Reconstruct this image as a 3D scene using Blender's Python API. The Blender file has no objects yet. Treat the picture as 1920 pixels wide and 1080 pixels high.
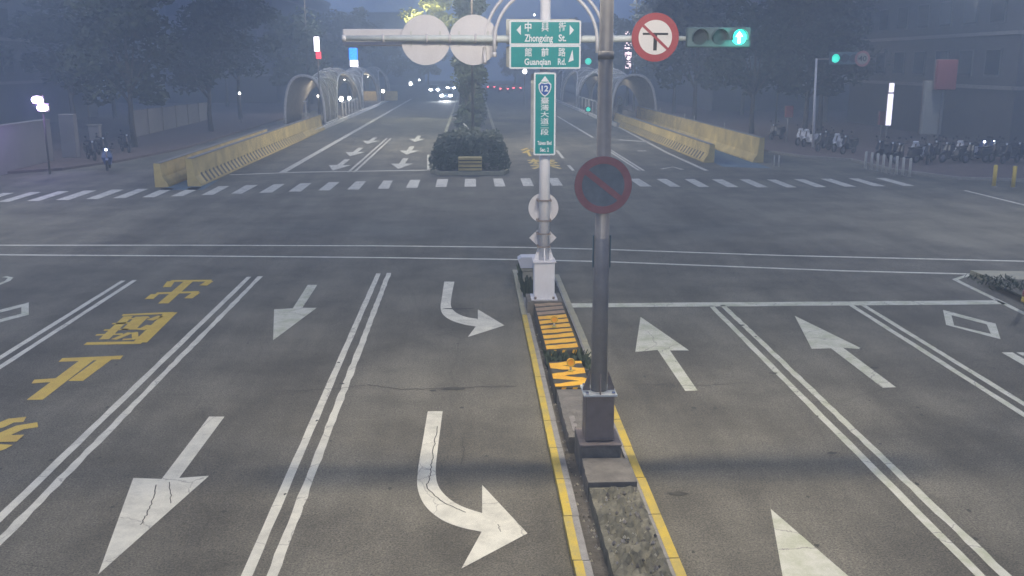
import bpy, bmesh, math, random
from mathutils import Vector, Matrix
R = math.radians
random.seed(7)
scene = bpy.context.scene
C = scene.collection

# ---------------- camera, world, exposure ----------------
CF, CH = 1800.0, 5.1                                  # focal length in photo pixels, camera height
TH = math.atan(421 / CF); PS = math.atan(79 / math.hypot(CF, 421))
cam_d = bpy.data.cameras.new('camera'); cam = bpy.data.objects.new('camera', cam_d); C.objects.link(cam)
cam.location = (0, 0, CH); cam.rotation_euler = (R(90) - TH, 0, -PS)
cam_d.sensor_width = 36; cam_d.lens = 36 * CF / 1920; cam_d.clip_start = .1; cam_d.clip_end = 1500
scene.camera = cam
w = bpy.data.worlds.new('World'); scene.world = w; w.use_nodes = True
nt = w.node_tree; bg = nt.nodes['Background']
# city night sky: lit haze near the roofs, a little darker overhead
tc = nt.nodes.new('ShaderNodeTexCoord'); sp = nt.nodes.new('ShaderNodeSeparateXYZ'); cr = nt.nodes.new('ShaderNodeValToRGB')
nt.links.new(tc.outputs['Generated'], sp.inputs[0]); nt.links.new(sp.outputs['Z'], cr.inputs[0]); nt.links.new(cr.outputs[0], bg.inputs[0])
cr.color_ramp.elements[0].color = (.155, .24, .48, 1); cr.color_ramp.elements[1].color = (.145, .225, .46, 1)
bg.inputs[1].default_value = 1.0
vs = scene.view_settings; vs.view_transform = 'Standard'; vs.look = 'None'; vs.gamma = 1; vs.exposure = 0
cy = scene.cycles
cy.max_bounces = 6; cy.diffuse_bounces = 3; cy.glossy_bounces = 3; cy.transparent_max_bounces = 8; cy.volume_bounces = 0
cy.sample_clamp_indirect = 4; cy.sample_clamp_direct = 0
cy.use_denoising = True

def ray(px, py):
    x = (px - 960) / CF; z = -(py - 540) / CF
    fy = math.cos(TH) + z * math.sin(TH); uz = -math.sin(TH) + z * math.cos(TH)
    return Vector((x * math.cos(PS) + fy * math.sin(PS), -x * math.sin(PS) + fy * math.cos(PS), uz))
def G(px, py, z=0.0):
    d = ray(px, py); t = (z - CH) / d.z
    return Vector((d.x * t, d.y * t, z))
def D(px, py, Y):
    d = ray(px, py); t = Y / d.y
    return Vector((d.x * t, Y, CH + d.z * t))

# ---------------- materials ----------------
def mat(name, col, rough=.6, metal=0, emit=0, ecol=None, noise=0, nscale=8, col2=None, bump=0, bscale=40, spec=None):
    m = bpy.data.materials.new(name); m.use_nodes = True
    n = m.node_tree; b = n.nodes['Principled BSDF']
    b.inputs['Base Color'].default_value = (*col, 1); b.inputs['Roughness'].default_value = rough; b.inputs['Metallic'].default_value = metal
    if spec is not None: b.inputs['Specular IOR Level'].default_value = spec
    if emit:
        b.inputs['Emission Color'].default_value = (*(ecol or col), 1); b.inputs['Emission Strength'].default_value = emit
    if noise or bump:
        t = n.nodes.new('ShaderNodeTexCoord')
    if noise:
        x = n.nodes.new('ShaderNodeTexNoise'); x.inputs['Scale'].default_value = nscale; x.inputs['Detail'].default_value = 8; x.inputs['Roughness'].default_value = .65
        n.links.new(t.outputs['Object'], x.inputs['Vector'])
        r = n.nodes.new('ShaderNodeValToRGB'); r.color_ramp.elements[0].position = .5 - .22; r.color_ramp.elements[1].position = .5 + .22
        c2 = col2 or tuple(c * (1 - noise) for c in col)
        r.color_ramp.elements[0].color = (*c2, 1); r.color_ramp.elements[1].color = (*col, 1)
        n.links.new(x.outputs['Fac'], r.inputs[0]); n.links.new(r.outputs[0], b.inputs['Base Color'])
    if bump:
        x = n.nodes.new('ShaderNodeTexNoise'); x.inputs['Scale'].default_value = bscale; x.inputs['Detail'].default_value = 5
        n.links.new(t.outputs['Object'], x.inputs['Vector'])
        bp = n.nodes.new('ShaderNodeBump'); bp.inputs['Strength'].default_value = bump; bp.inputs['Distance'].default_value = .02
        n.links.new(x.outputs['Fac'], bp.inputs['Height']); n.links.new(bp.outputs[0], b.inputs['Normal'])
    return m

def node_mat(name):
    m = bpy.data.materials.new(name); m.use_nodes = True
    return m, m.node_tree.nodes, m.node_tree.links, m.node_tree.nodes['Principled BSDF']

def asphalt():
    m, N, L, b = node_mat('asphalt')
    t = N.new('ShaderNodeTexCoord')
    def nz(scale, det=6, ro=.6, vec=None):
        x = N.new('ShaderNodeTexNoise'); x.inputs['Scale'].default_value = scale; x.inputs['Detail'].default_value = det; x.inputs['Roughness'].default_value = ro
        L.new(vec or t.outputs['Object'], x.inputs['Vector']); return x.outputs['Fac']
    def ramp(f, p0, c0, p1, c1):
        r = N.new('ShaderNodeValToRGB'); r.color_ramp.elements[0].position = p0; r.color_ramp.elements[1].position = p1
        r.color_ramp.elements[0].color = (c0, c0, c0, 1); r.color_ramp.elements[1].color = (c1, c1, c1, 1); L.new(f, r.inputs[0]); return r.outputs[0]
    def mul(a, c):
        x = N.new('ShaderNodeMix'); x.data_type = 'RGBA'; x.blend_type = 'MULTIPLY'; x.inputs[0].default_value = 1
        L.new(a, x.inputs[6]); L.new(c, x.inputs[7]); return x.outputs[2]
    base = N.new('ShaderNodeRGB'); base.outputs[0].default_value = (.180, .168, .128, 1)
    mp = N.new('ShaderNodeMapping'); mp.inputs['Scale'].default_value = (1.4, .16, 1); L.new(t.outputs['Object'], mp.inputs[0])
    c = mul(base.outputs[0], ramp(nz(42, 4, .8), .36, .42, .64, 1.5))
    c = mul(c, ramp(nz(14, 4, .6), .3, .86, .7, 1.1))
    c = mul(c, ramp(nz(.45, 7, .66), .36, .66, .6, 1.08))
    c = mul(c, ramp(nz(1, 5, .6, mp.outputs[0]), .34, .84, .6, 1.05))
    mp2 = N.new('ShaderNodeMapping'); mp2.inputs['Scale'].default_value = (.9, .05, 1); L.new(t.outputs['Object'], mp2.inputs[0])
    c = mul(c, ramp(nz(1, 4, .5, mp2.outputs[0]), .38, .86, .6, 1.06))
    v = N.new('ShaderNodeTexVoronoi'); v.inputs['Scale'].default_value = 15; L.new(t.outputs['Object'], v.inputs['Vector'])
    c = mul(c, ramp(v.outputs['Distance'], .06, .5, .15, 1.0))
    # thin wandering cracks
    d = N.new('ShaderNodeTexNoise'); d.inputs['Scale'].default_value = .8; d.inputs['Detail'].default_value = 6; L.new(t.outputs['Object'], d.inputs['Vector'])
    ad = N.new('ShaderNodeMix'); ad.data_type = 'RGBA'; ad.blend_type = 'LINEAR_LIGHT'; ad.inputs[0].default_value = .25
    L.new(t.outputs['Object'], ad.inputs[6]); L.new(d.outputs['Color'], ad.inputs[7])
    v2 = N.new('ShaderNodeTexVoronoi'); v2.feature = 'DISTANCE_TO_EDGE'; v2.inputs['Scale'].default_value = .17; L.new(ad.outputs[2], v2.inputs['Vector'])
    c = mul(c, ramp(v2.outputs['Distance'], .0, .86, .004, 1.0))
    L.new(c, b.inputs['Base Color']); b.inputs['Roughness'].default_value = .8; b.inputs['Specular IOR Level'].default_value = .3
    bp = N.new('ShaderNodeBump'); bp.inputs['Strength'].default_value = .5; bp.inputs['Distance'].default_value = .01
    L.new(nz(70, 3), bp.inputs['Height']); L.new(bp.outputs[0], b.inputs['Normal'])
    return m

def paint(name, col, worn=(.2, .185, .15), tint=None, amount=.5, thr=.045, crack=.005):
    """thermoplastic road paint: tyre dirt, cracks and worn-through spots"""
    m, N, L, b = node_mat(name)
    t = N.new('ShaderNodeTexCoord')
    def nz(s, d=6, r=.6):
        x = N.new('ShaderNodeTexNoise'); x.inputs['Scale'].default_value = s; x.inputs['Detail'].default_value = d; x.inputs['Roughness'].default_value = r
        L.new(t.outputs['Object'], x.inputs['Vector']); return x
    r1 = N.new('ShaderNodeValToRGB'); e = r1.color_ramp.elements
    e[0].position = .33; e[1].position = .58
    c1 = tint or tuple(c * .74 for c in col)
    e[0].color = (*c1, 1); e[1].color = (*col, 1); L.new(nz(2.6, 8, .7).outputs['Fac'], r1.inputs[0])
    d = nz(3, 5); ad = N.new('ShaderNodeMix'); ad.data_type = 'RGBA'; ad.blend_type = 'LINEAR_LIGHT'; ad.inputs[0].default_value = .14
    L.new(t.outputs['Object'], ad.inputs[6]); L.new(d.outputs['Color'], ad.inputs[7])
    v = N.new('ShaderNodeTexVoronoi'); v.feature = 'DISTANCE_TO_EDGE'; v.inputs['Scale'].default_value = .75; L.new(ad.outputs[2], v.inputs['Vector'])
    m1 = N.new('ShaderNodeMath'); m1.operation = 'LESS_THAN'; m1.inputs[1].default_value = crack; L.new(v.outputs['Distance'], m1.inputs[0])
    m2 = N.new('ShaderNodeMath'); m2.operation = 'LESS_THAN'; m2.inputs[1].default_value = .28 + thr; L.new(nz(9, 8, .72).outputs['Fac'], m2.inputs[0])
    mm = N.new('ShaderNodeMath'); mm.operation = 'MAXIMUM'; L.new(m1.outputs[0], mm.inputs[0]); L.new(m2.outputs[0], mm.inputs[1])
    sc_ = N.new('ShaderNodeMath'); sc_.operation = 'MULTIPLY'; sc_.inputs[1].default_value = amount; L.new(mm.outputs[0], sc_.inputs[0])
    mx = N.new('ShaderNodeMix'); mx.data_type = 'RGBA'; L.new(sc_.outputs[0], mx.inputs[0]); L.new(r1.outputs[0], mx.inputs[6]); mx.inputs[7].default_value = (*worn, 1)
    L.new(mx.outputs[2], b.inputs['Base Color']); b.inputs['Roughness'].default_value = .6
    return m

M = dict(
    asphalt=asphalt(),
    wpaint=paint('white_road_paint', (.70, .68, .55)),
    wpaint2=paint('dirty_white_road_paint', (.62, .61, .49), tint=(.42, .44, .28), amount=.7),
    ypaint=paint('yellow_road_paint', (.66, .46, .04), tint=(.56, .36, .03), amount=.25, crack=-1),
    farpaint=paint('faded_white_road_paint', (.62, .60, .50), amount=.8, thr=.06),
    kerb=mat('kerb_concrete', (.34, .33, .30), .85, noise=.4, nscale=6, bump=.4),
    ykerb=paint('yellow_kerb_paint', (.58, .42, .05), worn=(.3, .28, .22), tint=(.38, .31, .10), amount=.9, thr=.09, crack=-1),
    fadekerb=paint('faded_kerb_paint', (.38, .35, .22), worn=(.26, .25, .2), tint=(.27, .27, .2), amount=.9, thr=.1, crack=-1),
    concrete=mat('concrete', (.30, .28, .25), .9, noise=.5, nscale=5, bump=.5),
    darkconc=mat('stained_concrete', (.21, .195, .165), .9, noise=.5, nscale=4, bump=.6, bscale=25),
    soil=mat('gutter_soil', (.13, .12, .10), .95, noise=.5, nscale=9, bump=.8, bscale=30),
    moss=mat('mossy_rubble', (.23, .215, .155), .95, col2=(.06, .062, .045), noise=1, nscale=4, bump=1, bscale=18),
    greysteel=mat('grey_painted_steel', (.32, .31, .295), .45, .15, noise=.25, nscale=5),
    greybase=mat('grey_pedestal_paint', (.25, .205, .175), .6, .0, noise=.3, nscale=6),
    whitesteel=mat('white_painted_steel', (.88, .88, .88), .45, .1, noise=.12, nscale=4),
    armsteel=mat('galvanised_arm', (.72, .78, .76), .5, .0, noise=.2, nscale=6),
    disc=mat('sign_back_aluminium', (.76, .75, .76), .55, .1, noise=.12, nscale=3),
    signwhite=mat('sign_white', (.80, .84, .86), .4),
    signgreen=mat('sign_green', (.0, .31, .31), .45, noise=.15, nscale=4),
    signblue=mat('sign_blue', (.02, .10, .40), .4),
    signred=mat('sign_red', (.42, .06, .07), .5, noise=.15, nscale=5),
    signcream=mat('sign_cream', (.82, .78, .74), .45),
    black=mat('black', (.02, .02, .025), .5),
    dimred=mat('dim_red', (.42, .19, .19), .7, noise=.25, nscale=6),  # red dulled in the colour itself, for the unlit round sign
    dimblue=mat('dim_blue', (.24, .27, .28), .7, noise=.3, nscale=6),  # blue greyed to carry the dimness of the unlit sign
    orange=mat('orange_reflector', (.85, .38, .02), .35),
    orangepaint=paint('orange_hazard_paint', (.84, .47, .03), worn=(.2, .17, .12), tint=(.72, .36, .02), amount=.8, thr=.06, crack=-1),
    brownpaint=mat('worn_hazard_paint', (.40, .29, .19), .85, noise=.4, nscale=7),
    hazdark=mat('hazard_dark', (.085, .08, .06), .85, noise=.5, nscale=9),
    barrier=mat('barrier_yellow', (.78, .60, .22), .8, noise=.5, nscale=1.1, bump=.3),
    barrierstripe=mat('barrier_stripe_dark', (.13, .11, .08), .8, noise=.4, nscale=3),
    canopy=mat('canopy_panel', (.36, .33, .27), .7, noise=.7, nscale=2.5),
    canopyrim=mat('canopy_rim', (.72, .70, .65), .5, 0),
    wallgrey=mat('boundary_wall_paint', (.27, .25, .24), .9, noise=.25, nscale=.8),
    build=mat('building_render', (.12, .12, .125), .9, noise=.3, nscale=.5),
    build2=mat('building_tile', (.09, .085, .085), .9, noise=.3, nscale=.7),
    glass=mat('dark_glass', (.02, .025, .03), .12),
    bark=mat('bark', (.12, .10, .08), .95, noise=.5, nscale=8, bump=.6),
    leaftree=mat('tree_leaf_dark', (.022, .034, .018), .7, noise=.4, nscale=1.2),
    leaftree2=mat('tree_leaf', (.04, .058, .026), .7, noise=.4, nscale=1.2),
    leafdark=mat('leaf_dark', (.04, .065, .03), .6, noise=.5, nscale=1.2),
    leafmid=mat('leaf_mid', (.08, .11, .045), .6, noise=.5, nscale=1.2),
    leaflit=mat('leaf_lamplit', (.42, .42, .16), .6, noise=.4, nscale=1.2),  # leaf colour brightened to look lamplit
    brick=mat('paving_brick', (.16, .115, .10), .9, noise=.4, nscale=2, bump=.3),
    bluepaint=mat('blue_ground_paint', (.12, .19, .25), .85, noise=.4, nscale=2),
    bollardw=mat('bollard_white', (.55, .55, .50), .6, noise=.2, nscale=8),
    bollardy=mat('bollard_yellow', (.60, .46, .08), .6, noise=.2, nscale=8),
    rubber=mat('rubber', (.02, .02, .02), .85),
    chrome=mat('chrome', (.6, .6, .62), .25, .9),
    scwhite=mat('scooter_white', (.75, .75, .76), .3),
    scdark=mat('scooter_dark', (.05, .05, .06), .3),
    scblue=mat('scooter_blue', (.05, .09, .25), .3),
    seat=mat('scooter_seat', (.03, .025, .025), .6),
    carwhite=mat('car_white', (.6, .6, .62), .3),
    carred=mat('car_red', (.3, .04, .04), .3),
    carsilver=mat('car_silver', (.35, .36, .38), .3, .5),
    beam=mat('headlamp_lit', (1, 1, 1), emit=90, ecol=(.95, .97, 1)),
    lampw=mat('lamp_white_lit', (1, 1, 1), emit=14, ecol=(.95, .97, 1)),
    lampwarm=mat('lamp_warm_lit', (1, 1, 1), emit=14, ecol=(1, .93, .8)),
    purple=mat('lamp_violet_lit', (1, 1, 1), emit=9, ecol=(.72, .62, 1)),
    greenlit=mat('signal_green_lit', (.2, 1, .8), emit=1.2, ecol=(.02, .88, .62)),
    arrowlit=mat('signal_arrow_lit', (.9, 1, 1), emit=4, ecol=(.75, 1, .9)),
    litwhite=mat('lightbox_white', (1, 1, 1), emit=5, ecol=(.95, .9, 1)),
    litlilac=mat('light_tube_lilac', (1, 1, 1), emit=1.6, ecol=(.86, .80, 1)),
    litpink=mat('lightbox_pink', (1, 1, 1), emit=4.5, ecol=(1, .72, .78)),
    litred=mat('lightbox_red', (1, .1, .1), emit=2.4, ecol=(.9, .05, .09)),
    litblue=mat('lightbox_blue', (.1, .3, 1), emit=3.6, ecol=(.0, .22, 1)),
    litbluelt=mat('lightbox_light_blue', (.1, .5, 1), emit=1.4, ecol=(.02, .5, 1)),
    tail=mat('tail_lamp_lit', (1, .1, .1), emit=12, ecol=(1, .12, .15)),
    redboard=mat('red_board', (.30, .08, .08), .6, noise=.2, nscale=3),
    whiteboard=mat('pale_board', (.34, .34, .29), .6, noise=.2, nscale=3),
    bodygrey=mat('signal_housing', (.11, .18, .21), .6, noise=.2, nscale=6),
    lensdark=mat('signal_lens_off', (.05, .07, .09), .3),
    cabinet=mat('cabinet_cream', (.50, .47, .36), .7, noise=.35, nscale=8),
    skinback=mat('sign_edge', (.62, .64, .60), .6, noise=.1),
)

for _m in M.values(): _m.cycles.emission_sampling = 'NONE'
# ---------------- mesh helpers ----------------
class MB:
    def __init__(s): s.b = bmesh.new(); s.mats = []; s.mi = 0
    def m(s, name):
        mt = M[name]
        if mt not in s.mats: s.mats.append(mt)
        s.mi = s.mats.index(mt); return s
    def _f(s, vs_):
        try: f = s.b.faces.new(vs_)
        except ValueError: return None
        f.material_index = s.mi; return f
    def poly(s, pts):
        return s._f([s.b.verts.new(p) for p in pts])
    def prism(s, pts, z0, z1, caps=(True, True)):
        a = [s.b.verts.new((p[0], p[1], z0)) for p in pts]; b_ = [s.b.verts.new((p[0], p[1], z1)) for p in pts]
        n = len(pts)
        if caps[0]: s._f(a[::-1])
        if caps[1]: s._f(b_)
        for i in range(n): s._f([a[i], a[(i + 1) % n], b_[(i + 1) % n], b_[i]])
        return s
    def xz(s, pts, y0, y1):
        """outline in x,z extruded along y"""
        a = [s.b.verts.new((p[0], y0, p[1])) for p in pts]; b_ = [s.b.verts.new((p[0], y1, p[1])) for p in pts]
        n = len(pts); s._f(a); s._f(b_[::-1])
        for i in range(n): s._f([a[(i + 1) % n], a[i], b_[i], b_[(i + 1) % n]])
        return s
    def yz(s, pts, x0, x1):
        a = [s.b.verts.new((x0, p[0], p[1])) for p in pts]; b_ = [s.b.verts.new((x1, p[0], p[1])) for p in pts]
        n = len(pts); s._f(a[::-1]); s._f(b_)
        for i in range(n): s._f([a[i], a[(i + 1) % n], b_[(i + 1) % n], b_[i]])
        return s
    def box(s, x0, x1, y0, y1, z0, z1, bev=0):
        before = set(s.b.verts) if bev else None
        s.prism([(x0, y0), (x1, y0), (x1, y1), (x0, y1)], z0, z1)
        if bev:
            nv = [v for v in s.b.verts if v not in before]
            es = list({e for v in nv for e in v.link_edges})
            r = bmesh.ops.bevel(s.b, geom=nv + es, offset=bev, segments=1, affect='EDGES')
            for f in r['faces']: f.material_index = s.mi
        return s
    def tube(s, pts, rad, n=10, caps=True):
        pts = [Vector(p) for p in pts]
        rads = rad if isinstance(rad, (list, tuple)) else [rad] * len(pts)
        rings = []
        up = Vector((0, 0, 1))
        d0 = (pts[1] - pts[0]).normalized()
        ref = up if abs(d0.z) < .95 else Vector((1, 0, 0))
        for i, p in enumerate(pts):
            d = (pts[min(i + 1, len(pts) - 1)] - pts[max(i - 1, 0)]).normalized()
            u = d.cross(ref)
            if u.length < 1e-4: u = d.cross(Vector((0, 1, 0)))
            u.normalize(); v = u.cross(d)
            rings.append([s.b.verts.new(p + (u * math.cos(a) + v * math.sin(a)) * rads[i]) for a in [2 * math.pi * k / n for k in range(n)]])
        for a, b_ in zip(rings, rings[1:]):
            for k in range(n):
                f = s._f([a[k], a[(k + 1) % n], b_[(k + 1) % n], b_[k]])
                if f: f.smooth = True
        if caps: s._f(rings[0][::-1]); s._f(rings[-1])
        return s
    def disc(s, c, r, y0, y1, n=40, inner=0):
        """disc facing -y, centre c=(x,z)"""
        o = [(c[0] + r * math.cos(2 * math.pi * k / n), c[1] + r * math.sin(2 * math.pi * k / n)) for k in range(n)]
        if not inner: return s.xz(o, y0, y1)
        i_ = [(c[0] + inner * math.cos(2 * math.pi * k / n), c[1] + inner * math.sin(2 * math.pi * k / n)) for k in range(n)]
        V = lambda p, y: s.b.verts.new((p[0], y, p[1]))
        of, ob, jf, jb = [V(p, y0) for p in o], [V(p, y1) for p in o], [V(p, y0) for p in i_], [V(p, y1) for p in i_]
        for k in range(n):
            l = (k + 1) % n
            s._f([of[k], of[l], jf[l], jf[k]]); s._f([ob[l], ob[k], jb[k], jb[l]])
            s._f([of[l], of[k], ob[k], ob[l]]); s._f([jf[k], jf[l], jb[l], jb[k]])
        return s
    def build(s, name, parent=None, mat_=None, **props):
        if mat_: s.mats = [M[mat_]]
        bmesh.ops.recalc_face_normals(s.b, faces=s.b.faces)
        me = bpy.data.meshes.new(name); s.b.to_mesh(me); s.b.free()
        for x in s.mats: me.materials.append(x)
        o = bpy.data.objects.new(name, me); C.objects.link(o)
        if parent is not None: o.parent = parent
        for k, v in props.items(): o[k] = v
        return o
def mb(mt): return MB().m(mt)
def thing(name, label, cat, loc=(0, 0, 0), rz=0, group=None):
    o = bpy.data.objects.new(name, None); C.objects.link(o); o.empty_display_size = .2
    o.location = loc; o.rotation_euler = (0, 0, rz); o['label'] = label; o['category'] = cat
    if group: o['group'] = group
    return o
def single(o, label, cat, group=None):
    o['label'] = label; o['category'] = cat
    if group: o['group'] = group
    return o
def dup(root, loc, rz=0, label=None, scale=None):
    r = root.copy(); C.objects.link(r); r.location = loc; r.rotation_euler = (0, 0, rz)
    if scale: r.scale = scale if isinstance(scale, (tuple, list)) else (scale,) * 3
    if label: r['label'] = label
    for ch in list(root.children):
        c = ch.copy(); C.objects.link(c); c.parent = r
        for g in list(ch.children):
            d = g.copy(); C.objects.link(d); d.parent = c
    return r
def text_mesh(body, bold=.0):
    cu = bpy.data.curves.new('t', 'FONT'); cu.body = body; cu.offset = bold; cu.resolution_u = 3
    ob = bpy.data.objects.new('t', cu); C.objects.link(ob)
    dg = bpy.context.evaluated_depsgraph_get(); me = bpy.data.meshes.new_from_object(ob.evaluated_get(dg))
    bpy.data.objects.remove(ob); bpy.data.curves.remove(cu)
    return me
def text_fit(mbo, body, x0, x1, y0, y1, plane='xz', at=0, bold=.02, flip=False, skew=0):
    """lay the outline of body into the rectangle; plane xz faces the camera side (-y), plane xy lies on the road"""
    me = text_mesh(body, bold)
    if not me.vertices: return
    xs = [v.co.x for v in me.vertices]; ys = [v.co.y for v in me.vertices]
    a, b_, c, d = min(xs), max(xs), min(ys), max(ys)
    vs_ = []
    for v in me.vertices:
        u = (v.co.x - a) / (b_ - a); t = (v.co.y - c) / (d - c)
        if flip: u, t = 1 - u, 1 - t
        X = x0 + (x1 - x0) * u; Y = y0 + (y1 - y0) * t
        vs_.append(mbo.b.verts.new((X, at, Y) if plane == 'xz' else (X, Y, at)))
    for p in me.polygons:
        try:
            f = mbo.b.faces.new([vs_[i] for i in p.vertices]); f.material_index = mbo.mi
        except ValueError: pass
    bpy.data.meshes.remove(me)
STRUCT = dict(kind='structure')

# ---------------- ground ----------------
g = mb('asphalt'); g.poly([(-300, -30, 0), (300, -30, 0), (300, 300, 0), (-300, 300, 0)]); g.build('road', **STRUCT)

def path_line(b_, pts, wd, z=.004):
    """painted line of width wd through ground points"""
    pts = [Vector((p[0], p[1], 0)) for p in pts]
    L_, Rr = [], []
    for i, p in enumerate(pts):
        d = (pts[min(i + 1, len(pts) - 1)] - pts[max(i - 1, 0)]).normalized(); n = Vector((-d.y, d.x, 0)) * wd / 2
        L_.append(b_.b.verts.new((p.x + n.x, p.y + n.y, z))); Rr.append(b_.b.verts.new((p.x - n.x, p.y - n.y, z)))
    for i in range(len(pts) - 1): b_._f([L_[i], Rr[i], Rr[i + 1], L_[i + 1]])
def jit_line(b_, x0, y0, x1, y1, wd, step=.5, j=.006, z=.004):
    n = max(2, int(math.hypot(x1 - x0, y1 - y0) / step)); pts = []
    L_, Rr = [], []
    d = Vector((x1 - x0, y1 - y0, 0)).normalized(); nn = Vector((-d.y, d.x, 0))
    for i in range(n + 1):
        p = Vector((x0 + (x1 - x0) * i / n, y0 + (y1 - y0) * i / n, z))
        L_.append(b_.b.verts.new(p + nn * (wd / 2 + random.uniform(-j, j)))); Rr.append(b_.b.verts.new(p - nn * (wd / 2 + random.uniform(-j, j))))
    for i in range(n): b_._f([L_[i], Rr[i], Rr[i + 1], L_[i + 1]])

# lane lines in the near carriageways (x positions are constant along the road)
def dbl(x, ya, yb, mt='wpaint', gap=.13, wd=.115, jl=.006, jr=.006):
    b_ = mb(mt)
    jit_line(b_, x - gap, ya, x - gap, yb, wd, .5 if jl < .01 else .14, jl); jit_line(b_, x + gap, ya, x + gap, yb + .05, wd, .5 if jr < .01 else .23, jr)
    b_.build('lane_marking', **STRUCT)
dbl(-8.27, 2, 22.95); dbl(-5.33, 2, 23.25, jr=.012); dbl(-2.20, 2, 23.5, jr=.010)
dbl(5.29, 2, 19.9, 'wpaint2', jr=.010); dbl(8.33, 2, 19.8, 'wpaint2')
b_ = mb('wpaint2'); a, c = G(1070, 573), G(1880, 567)
jit_line(b_, a.x, a.y, c.x, c.y, .36, .6, .012); b_.build('stop_line', **STRUCT)
for pts in ([(-60, 451), (0, 460), (350, 460), (700, 461), (980, 464), (1140, 468), (1460, 479), (1920, 490), (2100, 496)],
            [(-60, 477), (0, 478), (350, 480), (700, 483), (980, 487), (1140, 491), (1580, 508), (1820, 514), (2000, 519)]):
    b_ = mb('wpaint'); path_line(b_, [G(*p) for p in pts], .14); b_.build('junction_marking', **STRUCT)
b_ = mb('wpaint2'); path_line(b_, [G(1790, 524), G(1812, 535), G(1866, 561), G(1960, 608), G(2100, 680)], .13); path_line(b_, [G(1790, 524.5), G(1822, 514)], .12)
b_.build('edge_marking', **STRUCT)

def ground_poly(name, pts, mt, z=.004):
    b_ = mb(mt); b_.poly([G(*p, z) for p in pts]); return b_.build(name, **STRUCT)
ground_poly('arrow_marking', [(392, 781), (421, 781), (336, 896), (392, 892), (184, 1077), (250, 896), (303, 898)], 'wpaint')
ground_poly('arrow_marking', [(577, 534), (595, 534), (567, 577), (594, 577), (512, 638), (514, 580), (549, 578)], 'wpaint2')
ground_poly('arrow_marking', [(1201, 594), (1292, 657), (1256, 657), (1308, 732), (1285, 733), (1233, 656), (1191, 660)], 'wpaint2')
ground_poly('arrow_marking', [(1490, 592), (1619, 655), (1581, 652), (1680, 726), (1655, 727), (1558, 653), (1522, 654)], 'wpaint2')
ground_poly('arrow_marking', [(1445, 954), (1628, 1112), (1562, 1112), (1700, 1290), (1650, 1290), (1525, 1112), (1473, 1112)], 'wpaint2')
def catmull(p, n=6):
    out = [p[0]]
    for k in range(len(p) - 1):
        a, b1, c, d = p[max(k - 1, 0)], p[k], p[k + 1], p[min(k + 2, len(p) - 1)]
        for q in range(1, n + 1):
            t = q / n
            out.append(tuple(.5 * (2 * b1[m] + (c[m] - a[m]) * t + (2 * a[m] - 5 * b1[m] + 4 * c[m] - d[m]) * t * t + (3 * b1[m] - a[m] - 3 * c[m] + d[m]) * t ** 3) for m in (0, 1)))
    return out
ground_poly('turn_arrow_marking', catmull([(802, 771), (792, 830), (784, 878), (783, 915), (797, 948), (826, 973), (862, 988), (903, 997)]) + [(865, 1066), (989, 1000), (904, 909)] + catmull([(904, 962), (868, 950), (841, 934), (822, 911), (817, 882), (821, 840), (830, 771)]), 'wpaint')
ground_poly('turn_arrow_marking', catmull([(833, 528), (829, 555), (826, 576), (831, 590), (847, 601), (871, 608.5), (892, 612)]) + [(877, 632), (946, 610), (896, 580)] + catmull([(896, 598), (873, 594), (855, 586), (846, 575), (846, 560), (852, 528)]), 'wpaint')
def hollow(name, o, i, mt):
    b_ = mb(mt); n = len(o)
    for k in range(n): b_.poly([G(*o[k], .004), G(*o[(k + 1) % n], .004), G(*i[(k + 1) % n], .004), G(*i[k], .004)])
    b_.build(name, **STRUCT)
hollow('diamond_marking', [(1768, 581), (1867, 607), (1876, 636), (1774, 609)], [(1784, 591), (1850, 608), (1858, 626), (1789, 610)], 'wpaint2')
hollow('diamond_marking', [(-60, 596), (54, 567), (54, 590), (-60, 620)], [(-40, 596), (40, 576), (40, 588), (-44, 610)], 'wpaint2')
b_ = mb('wpaint2'); path_line(b_, [G(1888, 661), G(1960, 702)], .2); path_line(b_, [G(1912, 661), G(1970, 690)], .13); b_.build('lettering_marking', **STRUCT)
b_ = mb('wpaint2'); path_line(b_, [G(-20, 540), G(14, 527), G(20, 521), G(8, 519)], .12); b_.build('lettering_marking', **STRUCT)
# yellow words in the bus lane, read by drivers coming towards the camera: 禁止匯出
def road_char(ch, px_l, px_r, py_far, py_near, bold=.028):
    yf, yn = G(300, py_far).y, G(300, py_near).y
    b_ = mb('ypaint'); text_fit(b_, ch, px_l, px_r, yn, yf, 'xy', .004, bold, True); b_.build('yellow_lettering_marking', **STRUCT)
def strokes(lst):
    b_ = mb('ypaint')
    for k, st in enumerate(lst):
        wd = .25
        if isinstance(st[-1], float): wd = st[-1]; st = st[:-1]
        path_line(b_, [G(x / 3, 490 + y / 3) for x, y in st], wd * .74, .004 + .0006 * (k % 4))
    b_.build('yellow_lettering_marking', **STRUCT)
strokes([[(960, 111), (1190, 109)], [(962, 113), (938, 146)], [(1180, 112), (1143, 137)], [(1062, 112), (918, 238), .3], [(878, 181), (1118, 173)], [(872, 185), (838, 213)], [(1105, 176), (1058, 209)]])
strokes([[(688, 303), (975, 290), .2], [(962, 288), (786, 458), .36], [(480, 464), (800, 458), .24], [(722, 310), (585, 440)], [(782, 312), (702, 388), .2], [(818, 310), (742, 384), .2], [(690, 326), (842, 318), .14], [(630, 352), (800, 344), .14], [(585, 388), (815, 379), .14],
         [(540, 415), (690, 410), .14], [(640, 441), (735, 402), .18], [(758, 400), (762, 440), .16], [(690, 441), (770, 436), .14], [(842, 332), (905, 308), .22], [(792, 387), (845, 360), .22]])
strokes([[(340, 556), (685, 541), .3], [(500, 548), (195, 780), .33], [(598, 546), (425, 674), .33], [(185, 678), (325, 668), .27]])
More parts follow.
